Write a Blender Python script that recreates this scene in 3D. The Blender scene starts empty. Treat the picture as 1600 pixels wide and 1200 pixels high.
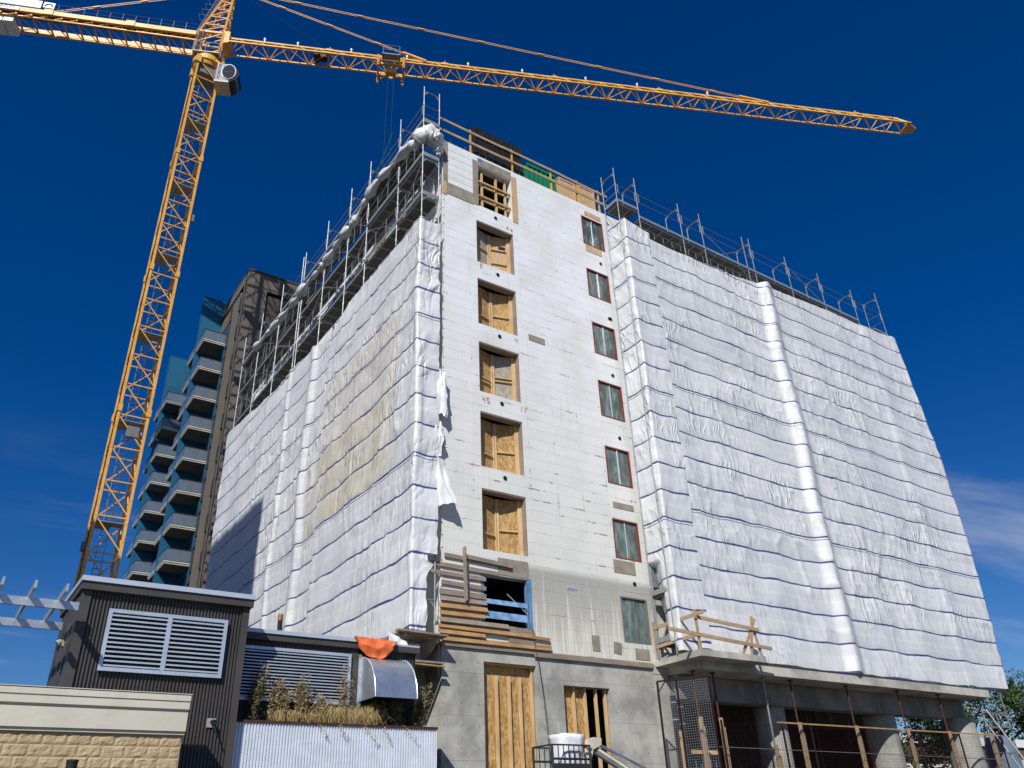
import bpy, bmesh, math, random
from mathutils import Vector, Matrix, noise
random.seed(7)
S = bpy.context.scene
COL = S.collection
R = math.radians
# ------------------------------------------------------------------ helpers
ORG = {}
def tag(o, label=None, cat=None, group=None, kind=None):
    if label: o['label'] = label
    if cat: o['category'] = cat
    if group: o['group'] = group
    if kind: o['kind'] = kind
    return o
def thing(name, label, cat, loc=(0, 0, 0), group=None):
    o = bpy.data.objects.new(name, None); COL.objects.link(o)
    o.location = loc; ORG[o.name] = Vector(loc)
    o.empty_display_size = .2
    return tag(o, label, cat, group)
class MB:
    def __init__(s): s.v = []; s.f = []; s.m = []; s.uv = None; s.cm = 0
    def q(s, *pts):
        n = len(s.v); s.v += [tuple(p) for p in pts]; s.f.append(tuple(range(n, n + len(pts)))); s.m.append(s.cm); return s
    def box(s, x0, x1, y0, y1, z0, z1):
        if x0 > x1: x0, x1 = x1, x0
        if y0 > y1: y0, y1 = y1, y0
        if z0 > z1: z0, z1 = z1, z0
        n = len(s.v)
        s.v += [(x0,y0,z0),(x1,y0,z0),(x1,y1,z0),(x0,y1,z0),(x0,y0,z1),(x1,y0,z1),(x1,y1,z1),(x0,y1,z1)]
        for a in ((0,3,2,1),(4,5,6,7),(0,1,5,4),(1,2,6,5),(2,3,7,6),(3,0,4,7)):
            s.f.append(tuple(n+i for i in a)); s.m.append(s.cm)
        return s
    def beam(s, p, q, w, h=None, up=(0, 0, 1)):
        p = Vector(p); q = Vector(q); h = h or w; d = (q-p)
        if d.length < 1e-6: return s
        d.normalize(); u = Vector(up)
        if abs(d.dot(u)) > .95: u = Vector((0, 1, 0)) if abs(d.y) < .9 else Vector((1, 0, 0))
        r = d.cross(u).normalized(); t = r.cross(d)
        n = len(s.v)
        for c in (p, q):
            for a, b in ((-1,-1),(1,-1),(1,1),(-1,1)): s.v.append(tuple(c + r*a*w/2 + t*b*h/2))
        for a in ((3,2,1,0),(4,5,6,7),(0,1,5,4),(1,2,6,5),(2,3,7,6),(3,0,4,7)):
            s.f.append(tuple(n+i for i in a)); s.m.append(s.cm)
        return s
    def tube(s, pts, r, n=6, cap=True):
        pts = [Vector(p) for p in pts]; b = len(s.v); k = len(pts)
        for i, p in enumerate(pts):
            d = (pts[min(i+1,k-1)]-pts[max(i-1,0)]).normalized()
            u = Vector((0,0,1)) if abs(d.z) < .9 else Vector((1,0,0))
            a = d.cross(u).normalized(); c = a.cross(d)
            rr = r[i] if isinstance(r, (list, tuple)) else r
            for j in range(n):
                t = 2*math.pi*j/n; s.v.append(tuple(p + a*math.cos(t)*rr + c*math.sin(t)*rr))
        for i in range(k-1):
            for j in range(n):
                s.f.append((b+i*n+j, b+i*n+(j+1)%n, b+(i+1)*n+(j+1)%n, b+(i+1)*n+j)); s.m.append(s.cm)
        if cap:
            s.f.append(tuple(b+j for j in reversed(range(n)))); s.m.append(s.cm)
            s.f.append(tuple(b+(k-1)*n+j for j in range(n))); s.m.append(s.cm)
        return s
    def prism(s, prof, a, b):                        # prof: list of points, swept from +a to +b offsets
        n = len(s.v); k = len(prof); a = Vector(a); b = Vector(b)
        s.v += [tuple(Vector(p)+a) for p in prof] + [tuple(Vector(p)+b) for p in prof]
        s.f.append(tuple(n+i for i in reversed(range(k)))); s.m.append(s.cm)
        s.f.append(tuple(n+k+i for i in range(k))); s.m.append(s.cm)
        for i in range(k):
            s.f.append((n+i, n+(i+1)%k, n+k+(i+1)%k, n+k+i)); s.m.append(s.cm)
        return s
    def build(s, name, mat, parent=None, smooth=False, fix=True):
        if parent is not None: org = ORG[parent.name]
        else:
            xs = [v[0] for v in s.v]; ys = [v[1] for v in s.v]; zs = [v[2] for v in s.v]
            org = Vector(((min(xs)+max(xs))/2, (min(ys)+max(ys))/2, min(zs)))
        me = bpy.data.meshes.new(name)
        me.from_pydata([tuple(Vector(v)-org) for v in s.v], [], s.f)
        ms = mat if isinstance(mat, (list, tuple)) else [mat]
        for m in ms: me.materials.append(m)
        if len(ms) > 1: me.polygons.foreach_set('material_index', s.m)
        if s.uv:
            l = me.uv_layers.new(name='UVMap')
            for p in me.polygons:
                for li in p.loop_indices: l.data[li].uv = s.uv[me.loops[li].vertex_index]
        if fix:
            bm = bmesh.new(); bm.from_mesh(me); bmesh.ops.recalc_face_normals(bm, faces=bm.faces); bm.to_mesh(me); bm.free()
        if smooth: me.polygons.foreach_set('use_smooth', [True]*len(me.polygons))
        o = bpy.data.objects.new(name, me); COL.objects.link(o)
        ORG[o.name] = org
        if parent is not None: o.parent = parent
        else: o.location = org
        return o
def part_copy(o, dv):                                # copy of a part with its sub-parts, moved by dv
    c = o.copy(); COL.objects.link(c); c.location = o.location + Vector(dv); ORG[c.name] = ORG[o.name]
    for ch in o.children:
        k = ch.copy(); COL.objects.link(k); k.parent = c
    return c
def ridge(p): return 1-2*abs(noise.noise(p))
# ------------------------------------------------------------------ camera
CAM = Vector((-12.6042, -21.9609, 1.6)); FPX = 1265.374
def _axes():
    yaw, pit, rol = 0.618265661, 0.512238562, -0.0427189618
    f = Vector((math.cos(pit)*math.sin(yaw), math.cos(pit)*math.cos(yaw), math.sin(pit)))
    r = Vector((math.cos(yaw), -math.sin(yaw), 0)); u = r.cross(f)
    c, s = math.cos(rol), math.sin(rol)
    return c*r+s*u, -s*r+c*u, f
AR, AU, AF = _axes()
def ray(x, y): return AF + AR*((x-800)/FPX) - AU*((y-600)/FPX)
def onY(x, y, Y=0.0): d = ray(x, y); return CAM + d*((Y-CAM.y)/d.y)      # photo point -> point of the plane y = Y
def onX(x, y, X=0.0): d = ray(x, y); return CAM + d*((X-CAM.x)/d.x)
cam = bpy.data.cameras.new('camera'); co = bpy.data.objects.new('camera', cam); COL.objects.link(co)
cam.sensor_width = 36; cam.lens = 36*FPX/1600; cam.clip_start = .1; cam.clip_end = 3000
M3 = Matrix((AR, AU, -AF)).transposed()
co.matrix_world = Matrix.Translation(CAM) @ M3.to_4x4()
S.camera = co
# ------------------------------------------------------------------ materials
class NT:
    def __init__(s, name, rough=.6, metal=0.0, spec=.3):
        s.m = bpy.data.materials.new(name); s.m.use_nodes = True; s.nt = s.m.node_tree
        s.b = s.nt.nodes['Principled BSDF']; s.b.inputs['Roughness'].default_value = rough
        s.b.inputs['Metallic'].default_value = metal; s.b.inputs['Specular IOR Level'].default_value = spec
        s.tc = s.nt.nodes.new('ShaderNodeTexCoord'); s.P = s.tc.outputs['Object']; s.UV = s.tc.outputs['UV']
    def n(s, t, ins=None, **kw):
        x = s.nt.nodes.new('ShaderNode'+t)
        for k, v in kw.items(): setattr(x, k, v)
        for k, v in (ins or {}).items(): s.set(x.inputs[k], v)
        return x
    def set(s, i, v):
        if isinstance(v, bpy.types.NodeSocket): s.nt.links.new(v, i)
        else:
            if i.type == 'RGBA' and len(v) == 3: v = (*v, 1)
            i.default_value = v
    def ma(s, op, a, b=0.0, c=None, clamp=False):
        ins = {0: a, 1: b}
        if c is not None: ins[2] = c
        return s.n('Math', ins, operation=op, use_clamp=clamp).outputs[0]
    def xyz(s, v): return s.n('SeparateXYZ', {0: v}).outputs
    def vec(s, x, y, z): return s.n('CombineXYZ', {0: x, 1: y, 2: z}).outputs[0]
    def scale(s, v, sc): return s.n('VectorMath', {0: v, 1: sc}, operation='MULTIPLY').outputs[0]
    def noise(s, v, scale=1., detail=3., rough=.55, dist=0.):
        return s.n('TexNoise', {'Vector': v, 'Scale': scale, 'Detail': detail, 'Roughness': rough, 'Distortion': dist}).outputs['Fac']
    def mix(s, f, a, b, mode='MIX'):
        x = s.n('Mix', None, data_type='RGBA', blend_type=mode)
        s.set(x.inputs[0], f); s.set(x.inputs[6], a); s.set(x.inputs[7], b); return x.outputs[2]
    def ss(s, x, a, b):                              # smoothstep a..b -> 0..1
        return s.n('MapRange', {0: x, 1: a, 2: b, 3: 0., 4: 1.}, interpolation_type='SMOOTHSTEP').outputs[0]
    def fr(s, x, per): return s.ma('FRACT', s.ma('DIVIDE', x, per))
    def line(s, x, per, w):                          # 1 near multiples of per (half width w)
        f = s.fr(x, per); d = s.ma('MULTIPLY', s.ma('MINIMUM', f, s.ma('SUBTRACT', 1., f)), per)
        return s.ma('SUBTRACT', 1., s.ss(d, w*.5, w*1.5))
    def ramp(s, f, stops):
        x = s.n('ValToRGB', {0: f}); e = x.color_ramp.elements
        while len(e) < len(stops): e.new(.5)
        for i, (p, c) in enumerate(stops): e[i].position = p; e[i].color = (*c, 1)
        return x.outputs[0]
    def color(s, c): s.set(s.b.inputs['Base Color'], c); return s
    def bump(s, h, dist=.01, st=1.0):
        x = s.n('Bump', {'Height': h, 'Distance': dist, 'Strength': st}); s.set(s.b.inputs['Normal'], x.outputs[0]); return s
def plain(name, c, rough=.6, metal=0., var=.12, sc=3., spec=.3, bump=0.):
    t = NT(name, rough, metal, spec)
    f = t.noise(t.P, sc, 4.)
    k = t.ss(f, .3, .7)
    t.color(t.mix(k, tuple(max(0, x*(1-var)) for x in c), tuple(min(1, x*(1+var)) for x in c)))
    if bump: t.bump(t.noise(t.P, sc*8, 3.), bump)
    return t.m
def sx(t): x = t.xyz(t.P); return x[0], x[1], x[2]

def mat_icf():
    t = NT('insulated_foam_block', .75); x, y, z = sx(t); a = t.ma('ADD', x, y)
    n1 = t.noise(t.P, .7, 4.); n2 = t.noise(t.P, 6., 3.)
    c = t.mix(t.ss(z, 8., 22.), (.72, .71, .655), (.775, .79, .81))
    c = t.mix(t.ma('MULTIPLY', t.ss(n1, .40, .68), .55), c, (.62, .62, .585))
    bk = t.n('TexWhiteNoise', {'Vector': t.vec(t.ma('FLOOR', t.ma('DIVIDE', z, .4065)), t.ma('FLOOR', t.ma('DIVIDE', t.ma('ADD', a, t.ma('MULTIPLY', t.fr(t.ma('FLOOR', t.ma('DIVIDE', z, .4065)), 2.), 2.44)), 1.22)), 0.)}, noise_dimensions='3D').outputs['Value']
    c = t.mix(t.ma('MULTIPLY', bk, .22), c, (.60, .60, .575))
    # hairline grid of the blocks
    hl = t.line(z, .4065, .006); vl = t.line(a, .2033, .006)
    row = t.ma('FLOOR', t.ma('DIVIDE', z, .4065)); off = t.ma('MULTIPLY', t.fr(row, 2.), 2.44)
    jl = t.line(t.ma('ADD', a, off), 1.22, .006)
    br = t.ss(t.noise(t.P, 1.6, 3.), .42, .6)
    g = t.ma('MAXIMUM', t.ma('MULTIPLY', hl, t.ma('ADD', .16, t.ma('MULTIPLY', br, .36))), t.ma('MULTIPLY', vl, .17))
    g = t.ma('MAXIMUM', g, t.ma('MULTIPLY', jl, t.ma('MULTIPLY', br, .4)))
    c = t.mix(g, c, (.38, .38, .38))
    fine = t.line(a, .1016, .014); c = t.mix(t.ma('MULTIPLY', fine, t.ma('MULTIPLY', t.ss(t.noise(t.P, .9, 3.), .35, .7), .30)), c, (.4, .4, .42))
    # brown cracks where foam has broken away along the joints
    hl2 = t.line(t.ma('ADD', z, t.ma('MULTIPLY', t.ma('SUBTRACT', n2, .5), .08)), .4065, .022)
    vl2 = t.line(t.ma('ADD', t.ma('ADD', a, off), t.ma('MULTIPLY', t.ma('SUBTRACT', n2, .5), .06)), 1.22, .018)
    cm = t.ss(t.noise(t.vec(t.ma('MULTIPLY', a, .9), t.ma('MULTIPLY', z, 2.2), 3.3), 1.3, 4., .65), .57, .64)
    low = t.ma('SUBTRACT', 1., t.ma('MULTIPLY', t.ss(z, 14., 22.), .55))
    cr = t.ma('MULTIPLY', t.ma('MULTIPLY', t.ma('MAXIMUM', hl2, vl2), cm), low)
    c = t.mix(t.ma('MULTIPLY', cr, .85), c, (.22, .14, .075))
    # grey slurry streaks running down from the first-floor pour
    st = t.noise(t.vec(t.ma('MULTIPLY', a, 11.), t.ma('MULTIPLY', z, .28), 0.), 1., 5., .68)
    zone = t.ma('MULTIPLY', t.ma('SUBTRACT', 1., t.ss(z, 9.55, 9.85)), t.ss(x, 1.9, 3.4))
    dn = t.ma('ADD', st, t.ma('MULTIPLY', t.ss(z, 7., 9.8), .22))
    c = t.mix(t.ma('MULTIPLY', t.ma('MULTIPLY', zone, t.ss(dn, .44, .62)), .9), c, (.33, .325, .30))
    c = t.mix(t.ma('MULTIPLY', t.ma('MULTIPLY', t.ma('SUBTRACT', 1., t.ss(z, 7., 10.2)), t.ss(st, .3, .6)), .45), c, (.66, .62, .49))
    # drips below each storey joint
    dr = t.ss(t.noise(t.vec(t.ma('MULTIPLY', a, 5.), t.ma('MULTIPLY', z, .35), 8.), 1., 3.), .58, .72)
    c = t.mix(t.ma('MULTIPLY', dr, t.ma('ADD', .09, t.ma('MULTIPLY', low, .16))), c, (.45, .43, .38))
    t.color(c)
    h = t.ma('ADD', t.ma('MULTIPLY', n2, .3), t.ma('SUBTRACT', t.noise(t.P, .5, 2.), t.ma('MAXIMUM', hl, t.ma('MULTIPLY', cr, 1.5))))
    t.bump(h, .012, .5); return t.m
def mat_concrete(name='concrete', base=(.37, .362, .325), holes=True):
    t = NT(name, .8); x, y, z = sx(t); a = t.ma('ADD', x, y)
    n1 = t.noise(t.P, .8, 5., .6); n2 = t.noise(t.P, 5., 5., .65)
    st = t.noise(t.vec(t.ma('MULTIPLY', a, 4.), t.ma('MULTIPLY', z, .4), 2.), 1., 3.)
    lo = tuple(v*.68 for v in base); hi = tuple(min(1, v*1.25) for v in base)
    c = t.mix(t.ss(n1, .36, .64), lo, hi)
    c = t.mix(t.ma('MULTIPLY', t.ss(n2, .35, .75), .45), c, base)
    c = t.mix(t.ma('MULTIPLY', t.ss(st, .55, .75), .35), c, (.46, .45, .41))
    sm = t.ma('MAXIMUM', t.line(t.ma('ADD', z, t.ma('MULTIPLY', n2, .02)), 1.22, .012), t.line(a, 2.44, .012))
    c = t.mix(t.ma('MULTIPLY', sm, .3), c, (.16, .155, .14))
    pit = t.n('TexVoronoi', {'Vector': t.P, 'Scale': 9.}).outputs['Distance']
    c = t.mix(t.ma('MULTIPLY', t.ma('SUBTRACT', 1., t.ss(pit, .05, .13)), .6), c, (.12, .115, .1))
    if holes:
        fx = t.ma('SUBTRACT', t.fr(t.ma('ADD', a, .2), .61), .5); fz = t.ma('SUBTRACT', t.fr(z, .61), .5)
        d = t.ma('SQRT', t.ma('ADD', t.ma('MULTIPLY', fx, fx), t.ma('MULTIPLY', fz, fz)))
        c = t.mix(t.ma('MULTIPLY', t.ma('SUBTRACT', 1., t.ss(d, .02, .045)), .85), c, (.05, .045, .04))
    t.color(c); t.bump(t.ma('ADD', n2, t.ma('MULTIPLY', sm, .6)), .01, .5); return t.m
def mat_sheet():
    t = NT('reinforced_white_sheeting', .42, 0., .5)
    u, v, _ = t.xyz(t.UV); x, y, z = sx(t)
    sp = 1.122
    wob = t.ma('MULTIPLY', t.ma('SUBTRACT', t.noise(t.vec(t.ma('MULTIPLY', u, .55), t.ma('FLOOR', t.ma('DIVIDE', v, sp)), 0.), 1., 2.), .5), .12)
    vv = t.ma('ADD', v, wob)
    band = t.line(vv, sp, .034)
    n1 = t.noise(t.vec(u, v, 0.), .45, 3.); n2 = t.noise(t.vec(u, v, 5.), 3., 4.)
    # hh: sheets differ slightly by row and length; rh: painted show-through shade of decks
    rw = t.ma('FLOOR', t.ma('DIVIDE', vv, sp)); cl = t.ma('FLOOR', t.ma('ADD', t.ma('DIVIDE', u, 4.3), t.ma('MULTIPLY', rw, .37)))
    hh = t.n('TexWhiteNoise', {'Vector': t.vec(rw, cl, 0.)}, noise_dimensions='3D').outputs['Value']
    rh = t.n('TexWhiteNoise', {'Vector': t.vec(t.ma('FLOOR', t.ma('DIVIDE', vv, sp*.5)), t.ma('FLOOR', t.ma('DIVIDE', u, 2.9)), 4.)}, noise_dimensions='3D').outputs['Value']
    c = t.mix(hh, (.70, .71, .72), (.785, .79, .79))
    c = t.mix(t.ma('MULTIPLY', t.ss(rh, .62, .66), .30), c, (.60, .615, .64))
    c = t.mix(t.ma('MULTIPLY', t.ss(n1, .35, .75), .22), c, (.63, .64, .66))
    for k_, s_ in ((0., .30), (7., .62)):             # shade of braces behind the sheet, painted as slanting cells
        vc = t.n('TexVoronoi', {'Vector': t.vec(t.ma('ADD', u, t.ma('MULTIPLY', v, .5)), v, k_), 'Scale': s_}).outputs['Color']
        c = t.mix(t.ma('MULTIPLY', t.ss(t.n('SeparateColor', {0: vc}).outputs[0], .45, .9), .16), c, (.50, .52, .56))
    # reinforcing scrim
    scr = t.ma('MAXIMUM', t.line(u, .09, .008), t.line(v, .09, .008)); c = t.mix(t.ma('MULTIPLY', scr, .05), c, (.5, .52, .55))
    c = t.mix(t.ma('MULTIPLY', t.line(t.ma('ADD', vv, .56), sp, .05), .35), c, (.84, .84, .84))
    # clip marks
    vo = t.n('TexVoronoi', {'Vector': t.vec(t.ma('MULTIPLY', u, 1.25), t.ma('MULTIPLY', v, 1.8), 0.), 'Scale': 1.}).outputs['Distance']
    tick = t.ma('SUBTRACT', 1., t.ss(vo, .02, .05)); c = t.mix(t.ma('MULTIPLY', tick, .5), c, (.25, .26, .28))
    # dirt: one yellowed sheet plus faint blotches
    info = t.n('ObjectInfo').outputs['Random']
    gy = t.n('NewGeometry').outputs['Position']; gx, gyy, gz = t.xyz(gy)
    box = t.ma('MULTIPLY', t.ma('MULTIPLY', t.ss(vv, 5.60, 5.64), t.ma('SUBTRACT', 1., t.ss(vv, 8.96, 9.0))),
               t.ma('MULTIPLY', t.ss(gyy, 1.5, 2.6), t.ma('SUBTRACT', 1., t.ss(gyy, 9.6, 9.7))))
    left = t.ma('LESS_THAN', gx, -.6)
    dirt = t.ma('MULTIPLY', t.ma('MULTIPLY', box, left), t.ma('ADD', .25, t.ma('MULTIPLY', t.ss(t.noise(t.vec(u, v, 2.), 1.1, 4., .6), .4, .62), .75)))
    c = t.mix(t.ma('MULTIPLY', dirt, .70), c, (.56, .49, .33))
    wide = t.ma('MULTIPLY', t.ma('MULTIPLY', left, t.ma('MULTIPLY', t.ss(vv, 5.60, 5.64), t.ma('SUBTRACT', 1., t.ss(vv, 12.3, 12.4)))), t.ma('MULTIPLY', t.ss(gyy, .9, 1.6), t.ma('SUBTRACT', 1., t.ss(gyy, 8.2, 8.25))))
    c = t.mix(t.ma('MULTIPLY', wide, .42), c, (.64, .575, .43))
    sp2 = t.ma('MULTIPLY', t.ss(t.noise(t.vec(u, v, 9.), .9, 4., .65), .66, .78), .55)
    c = t.mix(sp2, c, (.62, .58, .46))
    bl = t.mix(t.noise(t.vec(u, v, 1.), 3., 1.), (.016, .020, .125), (.034, .044, .22))
    c = t.mix(t.ma('MULTIPLY', band, .97), c, bl)
    # overlap seam: dark scalloped line at every fifth band
    seam = t.ma('MULTIPLY', t.line(t.ma('ADD', vv, t.ma('ADD', .09, t.ma('MULTIPLY', t.noise(t.vec(u, 0., 0.), 5., 3.), .06))), sp*5, .022), .8)
    c = t.mix(seam, c, (.08, .085, .13))
    t.color(c)
    # fine creases
    w = t.noise(t.vec(u, v, 0.), .6, 2.)
    p1 = t.noise(t.vec(t.ma('ADD', t.ma('ADD', t.ma('MULTIPLY', u, 3.2), t.ma('MULTIPLY', v, .5)), t.ma('MULTIPLY', w, 4.)), t.ma('MULTIPLY', v, .42), 0.), 1., 1.2, .5)
    q1 = t.ma('POWER', t.ma('SUBTRACT', 1., t.ma('MINIMUM', 1., t.ma('MULTIPLY', t.ma('ABSOLUTE', t.ma('SUBTRACT', p1, .5)), 5.))), 2.)
    q1 = t.ma('MULTIPLY', q1, .28)
    dg = t.noise(t.vec(t.ma('ADD', t.ma('MULTIPLY', u, 2.2), t.ma('MULTIPLY', v, 1.6)), t.ma('SUBTRACT', v, u), 4.), .7, 1.5, .5)
    q2 = t.ma('MULTIPLY', t.ma('POWER', t.ma('SUBTRACT', 1., t.ma('MINIMUM', 1., t.ma('MULTIPLY', t.ma('ABSOLUTE', t.ma('SUBTRACT', dg, .5)), 6.))), 2.), .4)
    h = t.ma('ADD', t.ma('MULTIPLY', q1, .9), t.ma('ADD', t.ma('MULTIPLY', q2, .5), t.ma('MULTIPLY', n2, .06)))
    act = t.ma('ADD', .14, t.ss(t.noise(t.vec(u, v, 13.), .33, 2.), .46, .68)); h = t.ma('MULTIPLY', h, act); t.bump(h, .20, .65)
    t.set(t.b.inputs['Roughness'], t.ma('ADD', .27, t.ma('MULTIPLY', n2, .2)))
    tr = t.n('BsdfTranslucent', {'Color': (.8, .82, .85, 1)}); mx = t.n('MixShader', {0: .10, 1: t.b.outputs[0], 2: tr.outputs[0]})
    t.nt.links.new(mx.outputs[0], t.nt.nodes['Material Output'].inputs[0]); return t.m
def mat_wood(name, a, b, axis=0, rough=.7):
    t = NT(name, rough); x = list(sx(t))
    sc = [9., 9., 9.]; sc[axis] = .7
    n = t.noise(t.scale(t.P, tuple(sc)), 3., 4., .6); n2 = t.noise(t.P, 1.3, 3.)
    c = t.mix(t.ss(n, .3, .7), a, b); c = t.mix(t.ma('MULTIPLY', t.ss(n2, .4, .7), .4), c, tuple(v*.62 for v in a))
    t.color(c); t.bump(n, .006, .4); return t.m
def mat_osb(name='strand_board', a=(.30, .16, .055), b=(.55, .36, .15), k=1.):
    t = NT(name, .6)
    v = t.n('TexVoronoi', {'Vector': t.scale(t.P, (1., 1., .34)), 'Scale': 26., 'Randomness': 1.})
    s1 = t.n('SeparateColor', {0: v.outputs['Color']}).outputs[0]
    n = t.noise(t.scale(t.P, (1., 1., .4)), 22., 4., .7); n2 = t.noise(t.P, 1.4, 2.)
    f = t.ma('ADD', t.ma('MULTIPLY', s1, .55), t.ma('MULTIPLY', n, .5))
    c = t.mix(t.ss(f, .25, .85), tuple(q*k for q in a), tuple(q*k for q in b))
    c = t.mix(t.ma('MULTIPLY', t.ss(n2, .4, .7), .25), c, tuple(q*k*1.15 for q in b))
    t.color(c); t.bump(f, .004, .5); return t.m
def mat_brick(name): 
    t = NT(name, .9); n = t.noise(t.P, 2.2, 4.); n2 = t.noise(t.P, 14., 5., .7)
    c = t.mix(t.ss(n, .3, .7), (.43, .32, .185), (.53, .41, .25)); c = t.mix(t.ma('MULTIPLY', t.ss(n2, .4, .75), .5), c, (.34, .25, .15))
    t.color(c); t.bump(n2, .02, .8); return t.m
def mat_metal_dark():
    t = NT('dark_coated_steel', .42, .1, .4); n = t.noise(t.P, 1.2, 4.); n2 = t.noise(t.scale(t.P, (14., 14., 1.)), 1., 3.)
    t.color(t.mix(t.ss(n, .3, .7), (.060, .054, .050), (.078, .070, .064)))
    t.set(t.b.inputs['Roughness'], t.ma('ADD', .34, t.ma('MULTIPLY', n2, .25))); return t.m
def mat_galv(name, c=(.60, .64, .68), rough=.35, metal=.75):
    t = NT(name, rough, metal, .5); v = t.n('TexVoronoi', {'Vector': t.P, 'Scale': 22.}).outputs['Color']; n = t.noise(t.P, 2.5, 4.)
    k = t.n('SeparateColor', {0: v}).outputs[0]
    t.color(t.mix(t.ma('ADD', t.ma('MULTIPLY', k, .5), t.ma('MULTIPLY', n, .5)), tuple(q*.78 for q in c), tuple(min(1, q*1.12) for q in c)))
    t.set(t.b.inputs['Roughness'], t.ma('ADD', rough-.08, t.ma('MULTIPLY', n, .25))); return t.m
def mat_crane():
    t = NT('crane_yellow_paint', .45, 0., .4); n = t.noise(t.P, .9, 5., .65); n2 = t.noise(t.P, 7., 4.)
    c = t.mix(t.ss(n, .3, .7), (.66, .335, .055), (.78, .43, .095)); c = t.mix(t.ma('MULTIPLY', t.ss(n2, .52, .70), .55), c, (.32, .13, .03))
    t.color(c); return t.m
def mat_glass(name, c, rough=.08):
    t = NT(name, rough, 0., .6); n = t.noise(t.scale(t.P, (3., 3., 1.)), 2., 4.); n2 = t.noise(t.P, 5., 3.)
    rnd_ = t.n('ObjectInfo').outputs['Random']; dg = t.noise(t.scale(t.P, (2.5, 2.5, .5)), 1.6, 3., .5, 1.2)
    col = t.mix(t.ss(n, .35, .7), c, tuple(min(1, q*2.1+.01) for q in c)); col = t.mix(t.ma('MULTIPLY', rnd_, .7), col, tuple(q*.35 for q in c))
    t.color(t.mix(t.ma('MULTIPLY', t.ss(dg, .56, .66), .45), col, tuple(min(1, q*3.) for q in c)))
    t.set(t.b.inputs['Roughness'], t.ma('ADD', rough, t.ma('MULTIPLY', t.ss(n2, .45, .7), .25))); return t.m
def mat_leaf(name, a, b):
    t = NT(name, .7); info = t.n('NewGeometry').outputs['Random Per Island']
    t.color(t.mix(info, a, b))
    tr = t.n('BsdfTranslucent', {'Color': tuple(q*1.6 for q in b)+(1,)}); mx = t.n('MixShader', {0: .25, 1: t.b.outputs[0], 2: tr.outputs[0]})
    t.nt.links.new(mx.outputs[0], t.nt.nodes['Material Output'].inputs[0]); return t.m
def mat_bal_glass():
    t = NT('balcony_glass', .12, 0., .6); t.color((.17, .21, .27)); t.set(t.b.inputs['Alpha'], .62); return t.m
def mat_mesh_blue():                                  # perforated sheet: solid blue with real gaps modelled by transparency
    t = NT('blue_perforated_screen', .5); x, y, z = sx(t)
    a = t.ma('ADD', x, z); b = t.ma('SUBTRACT', x, z)
    m = t.ma('MAXIMUM', t.line(a, .11, .030), t.line(b, .11, .030))
    t.color((.018, .135, .24)); t.set(t.b.inputs['Alpha'], t.ma('MAXIMUM', m, .25)); return t.m
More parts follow.
